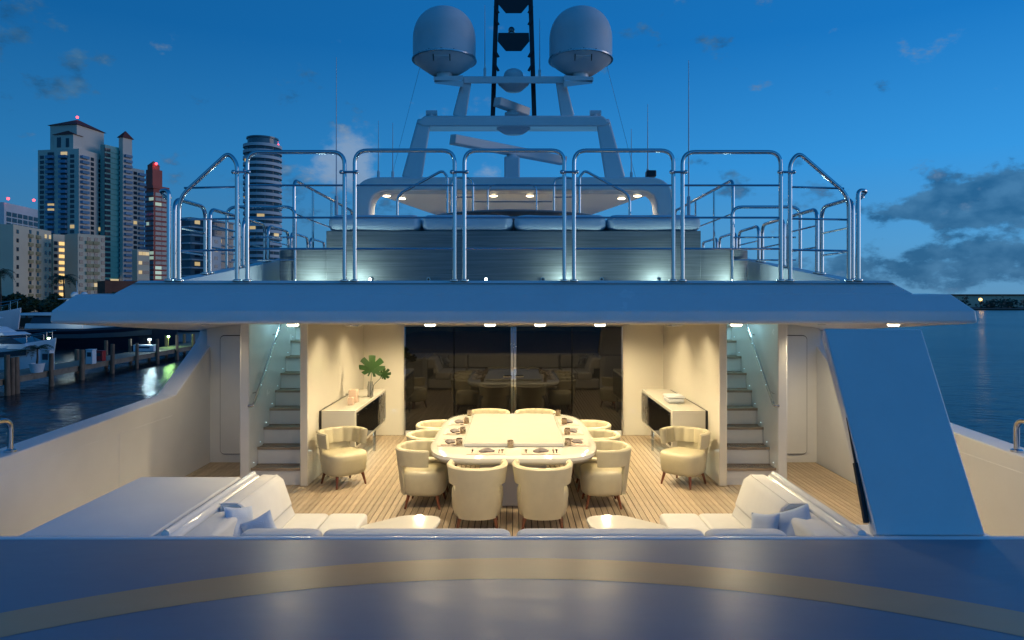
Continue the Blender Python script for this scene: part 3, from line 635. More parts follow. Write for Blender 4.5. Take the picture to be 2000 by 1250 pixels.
for a, b in ((463, 483), (673, 693), (888, 907), (1102, 1121), (1315, 1333), (1525, 1543)):
    m = MB(); p, q = FR(a-5, 337), FR(b+5, 337); p.y -= .03; q.y -= .03; m.tube([p, q], .013, 8); m.ball(p, .022); m.ball(q, .022)
    tag(m.build('rail_link', 'steel'), 'short steel link with ball ends joining front hoops, '+LTR[[463, 673, 888, 1102, 1315, 1525].index(a)], 'rail link', 'links between the hoops')
for s in (-1, 1):
    X = s*3.50; zt = 3.63
    ds = [(7.05, 7.75), (7.87, 8.70), (8.84, 9.60), (9.74, 10.6), (10.74, 11.6), (11.74, 12.6)]
    zb = lambda D: 2.777+max(0, D-7.0)*.125
    for i, (a, b) in enumerate(ds):
        bars = [((X, a, z), (X, b, z)) for z in (zb(a)+.3, zb(a)+.55) if z < zt-.1]
        hoop([(X, a, zb(a)), (X, a, zt), (X, b, zt), (X, b, zb(b))], bars, 'low steel side railing on the %s coaming, %s' % (SIDE[s], ORD[i]), r=.022, group='side railings')
    # end hoop curling outwards at the front corner
    x0 = s*3.52; hoop([(x0, 6.97, 2.777), (x0, 6.97, 3.70), (x0+s*.12, 7.02, 3.71)][:2]+[(x0+s*.10, 7.0, 3.70), (x0+s*.16, 7.25, 3.66)], [], 'short curled rail end at the %s front corner' % SIDE[s], group='rail ends')
    # sloped coaming
    m = MB(); m.loft([[(s*3.40, D, 2.7), (s*3.64, D, 2.7), (s*3.60, D, zb(D)-.004), (s*3.42, D, zb(D)-.004)] for D in (7.0, 8, 9, 10, 11, 12.8)]); tag(m.build('deck_coaming', 'gelcoat_satin'), 'sloping white coaming under the %s side railing' % SIDE[s], 'coaming', 'upper deck coamings')
    # stairwell guards
    D = 9.0; zr = 3.80; x0, x1 = s*3.72, s*2.88
    hoop([(x1, D, 2.777), (x1, D, zr), (x0+s*.06, D, zr), (x0+s*.06, D, 2.777)], [((x1, D, z), (x0, D, z)) for z in (3.1, 3.4)], 'steel guard rail across the head of the %s stairwell' % SIDE[s], r=.021, group='stairwell guards')
    zz = 4.17; g_ = hoop([(x1+s*.03, 9.05, 2.777), (x1+s*.03, 9.05, zz), (x1+s*.03, 12.3, zz), (x1+s*.03, 12.3, 2.777)], [((x1+s*.03, 9.05, 3.72), (x1+s*.03, 12.3, 3.72))], 'long steel rail running forward beside the %s stairwell' % SIDE[s], r=.022, group='stairwell guards')
    for yy in (9.9, 10.9, 11.6):
        m = MB(); m.tube([(x1+s*.03, yy, 2.777), (x1+s*.03, yy, zz)], .016); m.build('post', 'steel', g_)
# rails behind the sunpad
for s in (-1, 1):
    q = lambda x, y: Vector((s*(CX-x)*11.4/F, 11.4, H-(y-CY)*11.4/F))
    hoop([q(776, 470), q(776, 381), q(864, 333), q(874, 345), q(874, 470)], [], 'sloping steel handrail behind the cushions, %s side' % SIDE[s], r=.022, group='rails behind the sunpad')
    hoop([q(882, 470), q(882, 347), q(924, 347), q(924, 470)], [(q(882, 385), q(924, 385))], 'narrow steel hoop behind the cushions, %s of centre' % SIDE[s], r=.018, group='rails behind the sunpad')
q = lambda x, y: W(x, y, 11.4)
hoop([q(953, 470), q(953, 361), q(1048, 361), q(1048, 470)], [(q(925, 394), q(1078, 394))], 'low steel rail at the centre behind the cushions', r=.014, group='rails behind the sunpad')

# ------------------------------------------------------------------ sunpad
sp = thing('sunpad_base', (0, 9.2, 2.75), 'grey oak clad sunpad base with low curved ends', 'sunpad base')
m = MB(); m.box(-2.47, 2.47, 9.0, 11.2, 2.75, 3.485); m.build('front_panel', 'oak_veneer', sp, bevel=.006)
for s in (-1, 1):
    o = [(s*2.472, 9.02), (s*2.95, 9.02)]+[(s*(2.95+.2*math.sin(R(k))), 9.22-.2*math.cos(R(k))) for k in range(10, 91, 10)]+[(s*3.15, 10.6), (s*2.472, 10.6)]
    m = MB(); m.prism(o, 'z', 2.75, 3.235); m.build('curved_end', 'oak_veneer', sp)
names4 = ['leftmost of four', 'second from the left', 'second from the right', 'rightmost of four']
for i, (a, b) in enumerate(((640, 821), (822, 1002.5), (1003.5, 1186), (1187, 1370))):
    x0, x1 = (a-CX)*9/F, (b-CX)*9/F
    o = rbox(x0+.004, x1-.004, 8.97, 10.4, 3.487, 3.70, .085, 5, .012).build('seat_cushion', 'sunpad_cloth'); tag(o, 'plump pale cushion on the sunpad, '+names4[i], 'cushion', 'sunpad cushions')
    tx = o.modifiers.new('sub', 'SUBSURF'); tx.subdivision_type = 'SIMPLE'; tx.levels = tx.render_levels = 2
    tex = bpy.data.textures.new('cloud', 'CLOUDS'); tex.noise_scale = .22; dm = o.modifiers.new('wrinkle', 'DISPLACE'); dm.texture = tex; dm.strength = .035; dm.mid_level = .5; dm.texture_coords = 'GLOBAL'
LP = [(723, 1), (837, 0), (949, 1), (1060, 0), (1175, 0), (1287, 0)]
for i, (px, on) in enumerate(LP):
    D = 8.985; c = W(px, 545.5, D)
    t = thing('wall_light', c, ('bright' if on else 'unlit')+' small round light low on the sunpad base, '+LTR[i], 'light', 'sunpad base lights')
    m = MB(); m.tube([c+Vector((0, .012, 0)), c+Vector((0, -.006, 0))], .026, 14); m.build('bezel', 'steel', t)
    m = MB(); m.tube([c+Vector((0, .0, 0)), c+Vector((0, -.009, 0))], .017, 12); m.build('lens', 'led_glow' if on else 'smoked_glass', t)
for px in (600, 690, 1108, 1290, 1440):
    D = 8.72; X = (px-CX)*D/F; t = thing('deck_uplight', (X, D, 2.76), 'recessed deck uplight below the sunpad base near px %d' % px, 'light', 'deck uplights')
    t['label'] = 'recessed uplight washing the oak sunpad base, ' + {600: 'far left', 690: 'left', 1108: 'right of centre', 1290: 'right', 1440: 'far right'}[px]
    m = MB(); m.lathe([(.04, 0), (.04, .012), (.002, .012)], (X, D, 2.751), 14); m.build('lens', 'step_light', t)
    lamp('POINT', (X, D+.08, 2.80), 6.5, (.62, .95, .95), t, .05)

# ------------------------------------------------------------------ hardtop and mast
ht = thing('hardtop', (0, 12.5, 2.75), 'white hardtop with rounded corner legs and lit underside', 'hardtop')
def arch(y): 
    o = fillet([(-3.0, y, 2.75), (-2.9, y, 4.80), (2.9, y, 4.80), (3.0, y, 2.75)], .45, 8); i = fillet([(-2.66, y, 2.75), (-2.6, y, 4.55), (2.6, y, 4.55), (2.66, y, 2.75)], .32, 8)
    return o+i[::-1]
m = MB(); m.loft([arch(12.4), arch(12.85)]); m.build('portal_frame', 'gelcoat', ht, bevel=.03)
m = MB(); m.loft([[(-2.62, 12.8, 4.56), (2.62, 12.8, 4.56), (2.62, 12.8, 4.79), (-2.62, 12.8, 4.79)], [(-1.55, 16.8, 4.52), (1.55, 16.8, 4.52), (1.55, 16.8, 4.79), (-1.55, 16.8, 4.79)]]); m.build('roof_panel', 'gelcoat_satin', ht)
m = MB(); m.box(-1.6, 1.6, 16.8, 17.0, 2.75, 4.8); m.build('rear_wall', 'gelcoat_satin', ht)
for i, (px, py) in enumerate(((755, 377), (785, 383), (964, 377), (1035, 377), (1214, 383), (1245, 376))):
    z = 4.55; D = 13.0 if py < 380 else 13.35; X = (px-CX)*D/F
    downlight('downlight', X, D, 30, 'lit downlight under the hardtop, '+LTR[i], drop=.02, r=.07, group='hardtop downlights', z=4.553)
tb2 = MB(); tb2.lathe([(1.5, 0), (1.55, .02), (1.5, .05)], (0, 11.9, 3.90), 32); tb2.lathe([(.1, -1.13), (.08, 0)], (0, 11.9, 3.90), 12); tag(tb2.build('bar_table', 'oak_veneer'), 'dark round table edge showing behind the cushions', 'table')
# radar arch: lower frame, upper frame
MD = 13.6
def Q(x, y, D=MD): return W(x, y, D)
rm = thing('radar_mast', Q(1003, 345), 'white radar arch of two stacked frames above the hardtop', 'radar mast')
def frame(pts_px, w0, name, depth=.5):
    m = MB(); return m
def beam(m, a, b, wa, wb, y0, y1):      # tapered slab in the picture plane between pixel points a, b
    a, b = Vector(a), Vector(b); d = (b-a).normalized(); n = Vector((-d.y, d.x)); rg = []
    for p, ww in ((a, wa), (b, wb)):
        rg.append([Q(*(p+n*ww/2), y0), Q(*(p-n*ww/2), y0), Q(*(p-n*ww/2), y1), Q(*(p+n*ww/2), y1)])
    m.loft(rg); return m
for sgn in (-1, 1):
    X = lambda x: CX+sgn*(CX-x)
    m = MB(); beam(m, (X(804), 350), (X(829), 234), 40, 27, MD-.18, MD+.4); m.build('lower_leg', 'gelcoat', rm, bevel=.04, seg=3)
    m = MB(); beam(m, (X(897), 228), (X(912), 155), 27, 19, MD-.1, MD+.3); m.build('upper_leg', 'gelcoat', rm, bevel=.03)
    m = MB(); beam(m, (X(905), 152), (X(847), 155), 10, 10, MD-.3, MD+.4); beam(m, (X(905), 164), (X(849), 160), 12, 6, MD-.3, MD+.4); m.build('dome_bracket', 'gelcoat', rm)
    m = MB(); c = Q(X(843), 221); m.tube([c+Vector((-.11, 0, 0)), c+Vector((.11, 0, 0))], .055, 12); m.tube([c, c+Vector((0, 0, -.1))], .05); m.build('camera_pod', 'dome_paint', rm)
m = MB(); m.loft([[Q(812, 240, y), Q(830, 226, y), Q(1176, 226, y), Q(1194, 240, y), Q(1180, 247, y), Q(826, 247, y)] for y in (MD-.2, MD)]+[[Q(826, 249, y), Q(838, 243, y), Q(1168, 243, y), Q(1180, 249, y), Q(1168, 257, y), Q(838, 257, y)] for y in (MD+.7,)]); m.build('lower_beam', 'gelcoat', rm, bevel=.03, seg=3)
m = MB(); m.loft([[Q(905, 149, y), Q(1101, 149, y), Q(1101, 163, y), Q(905, 163, y)] for y in (MD-.15, MD+.9)]); m.build('upper_beam', 'gelcoat', rm, bevel=.02)
for cxp, yy, w_ in ((1003, 251, 42), (1003, 168, 32)):
    m = MB(); c = Q(cxp, yy-4, MD+.35); r = w_*MD/F; m.lathe([(r, .04), (r*.95, -.02), (r*.5, -.14), (.002, -.15)], c, 20); m.build('scanner_pod', 'gelcoat', rm)
m = MB(); m.ball(Q(1003, 148, MD+.2), .20, 16, .7); m.build('small_dome', 'dome_paint', rm)
for i, cx in enumerate((868, 1134)):
    D = MD+.1; k = D/F; c = Q(cx, 118, D); r = 61*k
    t = thing('satellite_dome', Q(cx, 150, D), 'large white satellite dome on the mast, %s of the pair' % ('left' if i == 0 else 'right'), 'satellite dome', 'satellite domes')
    prof = [(r*1.02, 0), (r, .03), (r, .42)]+[(r*math.cos(R(a))**.85, .42+r*.98*math.sin(R(a))) for a in range(10, 86, 8)]+[(.003, .42+r*.985)]
    m = MB(); m.lathe(prof, c, 40); m.build('shell', 'dome_paint', t)
    m = MB(); m.lathe([(r*1.035, .01), (r*1.035, -.015), (r*.98, -.02)], c, 40); m.build('flange', 'steel_satin', t)
    m = MB(); m.lathe([(r*1.0, -.005), (r*.8, -.12), (r*.45, -.27), (.002, -.28)], c, 40); m.build('base_cone', 'dome_paint', t)
    m = MB(); m.lathe([(.16, -.25), (.16, -.38)], c, 16); m.build('foot', 'gelcoat', t)
    m = MB(); m.obox(c+Vector((-.14, -r*.86, -.10)), (.28, 0, 0), (0, .12, -.06), (0, .03, .085)); m.build('access_panel', 'gelcoat_satin', t)
    for a in range(16):
        m = MB(); q_ = c+Vector((r*1.0*math.cos(a*.3927), r*1.0*math.sin(a*.3927), .02)); m.ball(q_, .012, 6); m.build('bolt', 'mast_black', t)
    for dx in (-.17, .15):
        m = MB(); m.obox(c+Vector((dx, -r*.90, -.07)), (.018, 0, 0), (0, .02, -.01), (0, .05, -.10)); m.build('slot', 'mast_black', t)
lm = thing('black_mast', Q(1003, 225), 'black ladder-like mast with cross plates rising between the domes', 'mast')
for sgn in (-1, 1):
    X = lambda x: CX+sgn*(CX-x)
    m = MB(); beam(m, (X(962.5), 228), (X(971), -40), 9, 9, MD+.35, MD+.55); m.build('rail', 'mast_black', lm)
    for y in (12, 35, 98, 125):
        m = MB(); beam(m, (X(966), y), (X(974), y+14), 5, 5, MD+.30, MD+.36); m.build('bracket', 'mast_black', lm)
for y in (-2, 72):
    m = MB(); m.loft([[Q(973, y-8, q_), Q(1033, y-8, q_), Q(1034, y+9, q_), Q(1018, y+28, q_), Q(988, y+28, q_), Q(972, y+9, q_)] for q_ in (MD+.30, MD+.75)]); m.build('cross_plate', 'mast_black', lm)
m = MB(); m.ball(Q(999, 59, MD+.45), .07); m.tube([Q(999, 66, MD+.45), Q(999, 59, MD+.45)], .07, 12); m.build('signal_lamp', 'clear_glass', lm)
def radar(c, ang, length, label, ped):
    t = thing('radar_scanner', c, label, 'radar', 'radar scanners')
    d = Vector((math.cos(ang), math.sin(ang), 0)); n = Vector((-d.y, d.x, 0)); h = length/2
    m = MB(); m.loft([[c+d*u+n*.10+Vector((0, 0, .0)), c+d*u-n*.08+Vector((0, 0, .0)), c+d*u-n*.11+Vector((0, 0, .16)), c+d*u+n*.06+Vector((0, 0, .18))] for u in (-h, -h*.5, 0, h*.5, h)]); m.build('array', 'gelcoat_satin', t, bevel=.015)
    m = MB(); m.lathe([(.12, -.06), (.1, 0)], c, 14); m.build('turntable', 'dome_paint', t)
    m = MB(); m.box(c.x-.15, c.x+.15, c.y-.15, c.y+.15, c.z-ped, c.z-.05); m.build('pedestal', 'dome_paint', t, bevel=.03)
radar(Q(1000, 303, 13.3), R(42), 2.9, 'long white radar scanner turned askew on a pedestal over the hardtop', .5)
radar(Q(1000, 217, MD+.5), R(52), 1.0, 'small white radar scanner on the lower mast beam', .12)
def whip(x, y0, y1, D, label, r=.012):
    m = MB(); m.tube([Q(x, y1, D), Q(x, y1-(y1-y0)*.12, D)], r*2.2, 8); m.tube([Q(x, y1-(y1-y0)*.1, D), Q(x, y0, D)], r, 6, r*.35); tag(m.build('whip_antenna', 'dome_paint'), label, 'antenna', 'whip antennas')
for x, y0, y1, D, l in ((657, 112, 420, 10.5, 'tall white whip antenna left of the cushions'), (1345, 118, 420, 10.5, 'tall white whip antenna right of the cushions'), (739, 236, 348, 13, 'thin antenna on the left roof edge, outer one'), (767, 240, 348, 13, 'thin antenna on the left roof edge, inner one'),
                        (1233, 252, 348, 13, 'short dark antenna on the right roof'), (1265, 203, 348, 13, 'tall thin antenna on the right roof edge'), (947, 10, 150, MD, 'thin antenna left of the black mast'), (1054, 36, 150, MD, 'thin antenna right of the black mast')):
    whip(x, y0, y1, D, l)
m = MB(); c = Q(1271, 340, 13); m.box(c.x-.09, c.x+.09, 12.9, 13.1, c.z-.06, c.z+.06); tag(m.build('searchlight', 'mast_black', bevel=.02), 'small dark searchlight on the right roof edge', 'searchlight')
for s in (-1, 1):
    m = MB(); m.tube([(s*2.35, 13.0, 4.8), Q(CX+s*180, 120, MD+.3)], .004, 5); tag(m.build('stay_wire', 'steel_satin'), 'thin stay wire from roof to mast on the %s' % SIDE[s], 'wire', 'mast stays')

# ------------------------------------------------------------------ pier
PX0, PX1 = -31.7, -33.6
def pier_pt(D): t = (D-44)/31; return -31.4-2.0*t
pr_ = thing('pier', (-32.5, 58, WATER), 'weathered timber pier with pilings across the harbour', 'pier')
m = MB(); D = 36.0
while D < 78:
    X = pier_pt(D); m.obox((X, D, -2.42), (-2.6, 0, 0), (0, .17, 0), (0, 0, .07)); D += .185
o = m.build('deck_boards', 'dock_wood', pr_, smooth=False); o['kind'] = 'stuff'
for dx in (-.05, -2.4):
    m = MB(); m.loft([[(pier_pt(D)+dx, D, -2.75), (pier_pt(D)+dx-.12, D, -2.75), (pier_pt(D)+dx-.12, D, -2.43), (pier_pt(D)+dx, D, -2.43)] for D in (36, 78)]); m.build('stringer', 'dock_wood', pr_, smooth=False)
i = 0
for px, yt in ((15, 693), (24, 698), (33, 697), (100, 690), (160, 683), (219, 672), (267, 670), (308, 662), (346, 654), (378, 652), (150, 682), (207, 665), (255, 662), (291, 660), (325, 655), (360, 652)):
    back = i >= 10; i += 1; k = (px-CX)/F; D = 60.0
    for _ in range(12): D = (pier_pt(D)+(.16 if not back else -2.75))/k
    X = k*D; zt = max(-2.2, H-(yt-CY)*D/F); r = .17+random.uniform(-.02, .02)
    m = MB(); m.tube([(X, D, WATER-.8), (X+random.uniform(-.05, .05), D, zt)], r, 10, r*.88); m.build('piling', 'pile_wood', pr_)
def dockbox(px, D, w_, h_, m_, name, label, cat, dep=.5, parts=None):
    X = (px-CX)*D/F; b = MB(); t = thing(name, (X, D, -2.35), label, cat); b.box(X-w_/2, X+w_/2, D, D+dep, -2.35, -2.35+h_); b.build('cabinet', m_, t, bevel=.03)
    b = MB(); b.box(X-w_/2-.03, X+w_/2+.03, D-.03, D+dep+.03, -2.35+h_, -2.29+h_); b.build('lid', m_, t, bevel=.02)
    b = MB(); b.box(X-w_*.3, X+w_*.3, D-.02, D, -2.35+h_*.55, -2.35+h_*.85); b.build('panel', 'window_glass', t)
dockbox(174, 51, .5, 1.05, 'dock_white', 'utility_pedestal', 'white utility pedestal on the pier', 'pedestal')
dockbox(190, 53.5, .8, .75, 'dock_red', 'fire_cabinet', 'red fire cabinet on the pier', 'cabinet')
dockbox(88, 46.5, .62, 1.35, 'dock_white', 'dock_locker', 'tall white dock locker beside the potted palm', 'locker')
dockbox(280, 63, 1.9, .55, 'dock_white', 'dock_bench_box', 'long low white dock box under a bright lamp', 'box')
for px, D, mt, pw, col, l in ((292, 64, 'dock_lamp', 160, (.65, .93, 1), 'bright cool dock lamp near the long white box'), (329, 69, 'green_lamp', 130, (.5, 1, .3), 'greenish dock lamp at the far pier end'), (95, 66, 'green_lamp', 260, (.65, 1, .75), 'small green light by the moored motor yacht')):
    X = (px-CX)*D/F; t = thing('dock_lamp', (X, D, -2.35), l, 'lamp', 'pier lamps'); m = MB(); m.tube([(X, D, -2.35), (X, D, -1.35)], .04); m.build('post', 'pile_wood', t)
    m = MB(); m.lathe([(.13, 0), (.13, .12), (.03, .16)], (X, D, -1.36), 12); m.build('head', mt, t); lamp('POINT', (X+.25, D-.25, -1.25), pw, col, t, .12)

# ------------------------------------------------------------------ boats
def boat(loc, rz, k, hullm, label, co=0, glow=0):
    t = thing('motor_yacht', (0, 0, 0), label, 'yacht', 'moored motor yachts')
    st = [(-1, .88, .9), (-.6, 1, .95), (0, 1, 1.0), (.45, .82, 1.12), (.75, .48, 1.28), (.93, .16, 1.42), (1, .02, 1.5)]
    Lh, B, Fh = 9*k, 2.4*k, 2.1*k
    m = MB(); m.loft([[(x*Lh, 0, -.4), (x*Lh-.06*Lh*max(0, x), b*B*.6, -.3), (x*Lh, b*B, f*Fh*.9), (x*Lh, b*B*.96, f*Fh), (x*Lh, -b*B*.96, f*Fh), (x*Lh, -b*B, f*Fh*.9), (x*Lh-.06*Lh*max(0, x), -b*B*.6, -.3)] for x, b, f in st]); m.build('hull', hullm, t, bevel=.05)
    for s in (-1, 1):
        m = MB(); m.loft([[(x*Lh, s*b*B*1.01, f*Fh*.55), (x*Lh, s*b*B*1.015, f*Fh*.75)] for x, b, f in st[1:5]], caps=False)
        m.add([], []); m.build('hull_window', 'window_glass', t)
    def cabin(x0, x1, z0, z1, w0, w1, rake0, rake1, m_, name):
        x0 += co*k; x1 += co*k; m = MB(); m.loft([[(x0, -w0, z0), (x1, -w0*.8, z0), (x1, w0*.8, z0), (x0, w0, z0)], [(x0+rake0, -w1, z1), (x1-rake1, -w1*.75, z1), (x1-rake1, w1*.75, z1), (x0+rake0, w1, z1)]]); return m.build(name, m_, t, bevel=.06)
    z = Fh*.98
    cabin(-6.5*k, 4.6*k, z, z+.55*k, 2.0*k, 1.95*k, .1*k, .8*k, 'boat_white', 'deckhouse')
    cabin(-6.0*k, 3.7*k, z+.551*k, z+1.35*k, 1.88*k, 1.6*k, .2*k, 2.1*k, 'window_glass', 'saloon_window')
    cabin(-7.0*k, 1.9*k, z+1.352*k, z+1.62*k, 1.95*k, 1.8*k, -.2*k, .6*k, 'boat_white', 'roof')
    cabin(-3.6*k, .6*k, z+1.625*k, z+2.15*k, 1.4*k, 1.2*k, .2*k, 1.0*k, 'boat_white', 'flybridge')
    for s in (-1, 1):
        m = MB(); m.tube([((co-3.0)*k, s*1.3*k, z+2.1*k), ((co-2.3)*k, s*1.2*k, z+3.05*k)], .07*k); m.build('arch_leg', 'boat_white', t)
        m = MB(); m.ball(((co-2.0)*k, s*.7*k, z+3.45*k), .36*k, 12); m.build('dome', 'boat_white', t)
        pts = [(x*Lh*.99, s*b*B*.9, f*Fh+.75*k) for x, b, f in st[2:]]; m = MB(); m.tube(pts, .03*k, 6)
        for p in pts[:-1]: m.tube([p, (p[0], p[1], p[2]-.75*k)], .02*k, 5)
        m.build('bow_rail', 'steel', t)
    cabin(-3.4*k, -.9*k, z+3.02*k, z+3.12*k, 1.4*k, 1.35*k, .1*k, .3*k, 'boat_white', 'hardtop')
    m = MB(); m.tube([((co-2.2)*k, 0, z+3.1*k), ((co-2.3)*k, 0, z+4.9*k)], .05*k, 6, .02*k); m.build('mast', 'boat_white', t)
    if glow: lamp('POINT', ((co-1)*k, -2.6*k, z+1.6*k), glow, (.8, .95, .9), t, .2)  # bare lamp added off the hull side to brighten the boat
    t.location = loc; t.rotation_euler = (0, 0, R(rz)); return t
boat((-46.0, 58.5, WATER), -8, .84, 'boat_white', 'white motor yacht with twin domes moored behind the pier, bow to the right', 3.0, 160)
boat((-50.0, 82, WATER), -5, 1.15, 'boat_navy', 'dark hulled motor yacht moored beyond the pier under the overhang tip', 0, 60)
boat((-42.0, 96, WATER), 4, 1.2, 'boat_white', 'pale motor yacht farthest along the pier')
boat((-78, 92, WATER), -10, 1.5, 'boat_white', 'larger white yacht at the left picture edge behind the others', 0, 220)

# ------------------------------------------------------------------ city
def lenpx(P, d, px):
    k = (px-CX)/F; return (k*P.y-P.x)/(d.x-k*d.y)
protos = {}
def piece(name, mtl, w_, h_, dep, parent, loc, ang):
    key = (name, mtl, round(w_, 2), round(h_, 2), round(dep, 2))
    if key not in protos:
        m = MB(); m.box(-w_/2, w_/2, -dep, .05, 0, h_); o = m.build(name, mtl, parent, local=True, smooth=False); protos[key] = o
        o.location = Vector(loc)-ORG[parent]; o.rotation_euler = (0, 0, ang)
    else: o = shared(protos[key], Vector(loc)-ORG[parent], parent, (0, 0, ang))
    o.parent = parent; return o
class Block:
    """box with a near vertical corner at pixel xc, left face ending at xl and right face at xr"""
    def __init__(s, parent, xl, xc, xr, yt, D, phi, m_, zb=WATER+1.5, name='wall', zt=None):
        k = (xc-CX)/F; P = Vector((k*D, D, 0)); v = Vector((k, 1, 0)).normalized(); r = Vector((v.y, -v.x, 0))
        ph = R(phi); b = r*math.cos(ph)+v*math.sin(ph); a = -r*math.sin(ph)+v*math.cos(ph)
        s.P, s.a, s.b = P, a, b; s.la, s.lb = abs(lenpx(P, a, xl)), abs(lenpx(P, b, xr)); s.zb = zb; s.zt = H-(yt-CY)*D/F if zt is None else zt; s.parent = parent
        m = MB(); m.obox((P.x, P.y, zb), a*s.la, b*s.lb, (0, 0, s.zt-zb)); s.wall = m.build(name, m_, parent, smooth=False)
    def col(s, face, frac, name, mtl, w_, h_, dep, z0, z1, n, lit=0, litm='window_lit'):
        d, ln = (s.a, s.la) if face == 'a' else (s.b, s.lb); ang = math.atan2(d.y, d.x); nv = Vector((d.y, -d.x, 0))
        if nv.dot(s.P) > 0: nv = -nv; 
        # box is built with its outside at local -Y
        ang = math.atan2(-nv.x, nv.y)+math.pi if False else math.atan2(nv.x, -nv.y)
        for i in range(n):
            z = z0+(z1-z0)*i/max(1, n-1); q = s.P+d*ln*frac; 
            piece(name, litm if random.random() < lit else mtl, w_, h_, dep, s.parent, (q.x, q.y, z), ang)
def building(xc, D, label, group=None): return thing('apartment_tower', (((xc-CX)/F)*D, D, WATER+1.5), label, 'building')
def roof(bl, h, ov, m_):
    c = bl.P+bl.a*bl.la/2+bl.b*bl.lb/2; a, b = bl.a*(bl.la/2+ov), bl.b*(bl.lb/2+ov); z = bl.zt+.01
    m = MB(); base = [c-a-b, c+a-b, c+a+b, c-a+b]; m.loft([[q+Vector((0, 0, z)) for q in base], [c+(q-c)*.06+Vector((0, 0, z+h)) for q in base]]); return m.build('roof', m_, bl.parent, smooth=False)
def beacon(p, parent, r=.55):
    m = MB(); m.ball(p, r, 8); m.build('beacon', 'red_beacon', parent)
D3 = 300
B3 = building(154, D3, 'tall beige apartment tower with red hipped roofs and blue balconies')
b3 = Block(B3, 74, 154, 205, 290, D3, 48, 'tower_beige')
fl_ = (b3.zt-b3.zb)/31
for fr, nm in ((.16, 'w'), (.36, 'b'), (.68, 'b'), (.9, 'w')):
    b3.col('a', fr, 'balcony' if nm == 'b' else 'window', 'balcony_blue' if nm == 'b' else 'window_glass', 3.6 if nm == 'b' else 2.0, 1.2 if nm == 'b' else 1.5, 1.3 if nm == 'b' else .12, b3.zb+2, b3.zt-4, 30, .05 if nm == 'w' else 0)
    if nm == 'b': b3.col('a', fr, 'window', 'window_glass', 3.2, 1.5, .1, b3.zb+3.3, b3.zt-2.7, 30, .05)
for fr, nm in ((.18, 'b'), (.5, 'w'), (.8, 'w')):
    b3.col('b', fr, 'balcony' if nm == 'b' else 'window', 'balcony_blue' if nm == 'b' else 'window_glass', 4 if nm == 'b' else 1.8, 1.2 if nm == 'b' else 1.5, 1.3 if nm == 'b' else .12, b3.zb+2, b3.zt-4, 30, .08 if nm == 'w' else 0)
b3p = Block(B3, 98, 150, 203, 243, D3+4, 48, 'tower_beige', zb=b3.zt-1, name='penthouse'); roof(b3p, 4.2, .8, 'roof_red')
b3q = Block(B3, 106, 143, 160, 262, D3+1.5, 48, 'tower_beige', zb=b3.zt-1, name='penthouse'); roof(b3q, 2.2, .6, 'roof_red'); b3q.col('a', .3, 'window', 'window_glass', 1.6, 4, .1, b3.zt+1, b3.zt+1, 1); b3q.col('a', .75, 'window', 'window_glass', 2, 4.5, .1, b3.zt+1, b3.zt+1, 1)
b3g = Block(B3, 196, 205, 240, 282, D3+10, 40, 'tower_teal', name='glass_wing')
for fr in (.12, .88): b3g.col('b', fr, 'balcony', 'window_glass', 2.6, 1.5, .5, b3g.zb+2, b3g.zt-3, 30)
b3g.col('b', .5, 'window', 'tower_teal', 4.5, 1.7, .3, b3g.zb+2, b3g.zt-3, 30, .02)
b3r = Block(B3, 232, 240, 258, 268, D3+16, 40, 'tower_beige', name='wall'); roof(b3r, 3.4, .6, 'roof_red'); b3r.col('b', .5, 'balcony', 'balcony_blue', 3.6, 1.2, 1.2, b3r.zb+2, b3r.zt-9, 29)
b3s = Block(B3, 250, 258, 282, 328, D3+26, 38, 'tower_beige', name='wall'); b3s.col('b', .25, 'window', 'window_glass', 1.8, 1.5, .12, b3s.zb+2, b3s.zt-3, 27, .06); b3s.col('b', .75, 'balcony', 'balcony_blue', 3.6, 1.2, 1.2, b3s.zb+2, b3s.zt-3, 27)
beacon(Q(151, 229, D3+14), B3)
D1 = 205
B1 = building(26, D1, 'cream apartment block at the left picture edge behind dark trees')
b1 = Block(B1, -60, 26, 100, 438, D1, 62, 'concrete_cream')
for fr, m_ in ((.10, 'window_glass'), (.42, 'concrete_ochre'), (.62, 'concrete_ochre'), (.84, 'window_glass'), (.96, 'window_glass')):
    if m_ == 'concrete_ochre':
        b1.col('b', fr, 'balcony', 'concrete_ochre', 2.3, 1.0, .5, b1.zb+2.2, b1.zt-3.2, 9); b1.col('b', fr, 'window', 'window_glass', 1.2, 1.2, .1, b1.zb+3.4, b1.zt-2.0, 9, .1)
    else: b1.col('b', fr, 'window', 'window_glass', 1.1, 1.2, .12, b1.zb+2.6, b1.zt-2.6, 9, .03)
B2 = building(152, D1+15, 'cream apartment block with a column of lit stair windows')
b2 = Block(B2, 126, 152, 205, 456, D1+15, 28, 'concrete_cream')
for fr, m_ in ((.12, 'w'), (.40, 'b'), (.66, 'b'), (.92, 'w')):
    if m_ == 'b': b2.col('b', fr, 'balcony', 'concrete_ochre', 2.0, 1.0, .5, b2.zb+2.2, b2.zt-3.2, 9)
    b2.col('b', fr, 'window', 'window_glass', 1.1, 1.2, .12, b2.zb+3.2, b2.zt-2.2, 9, .08)
b2s = Block(B2, 98, 104, 128, 457, D1+24, 30, 'concrete_cream', name='stair_tower'); b2s.col('b', .70, 'stair_window', 'stair_lit', 1.9, 1.1, .12, b2s.zb+3, b2s.zt-3.6, 10); b2s.col('b', .2, 'window', 'window_glass', 1.1, 1.2, .12, b2s.zb+3, b2s.zt-3.6, 10)
B0 = building(8, 420, 'pale gridded tower behind the cream block at far left')
b0 = Block(B0, -40, 8, 78, 395, 420, 60, 'concrete_white')
for k in range(6): b0.col('b', .12+.15*k, 'window', 'window_glass', 4.6, 2.6, .2, b0.zb+4, b0.zt-8, 16, .08)
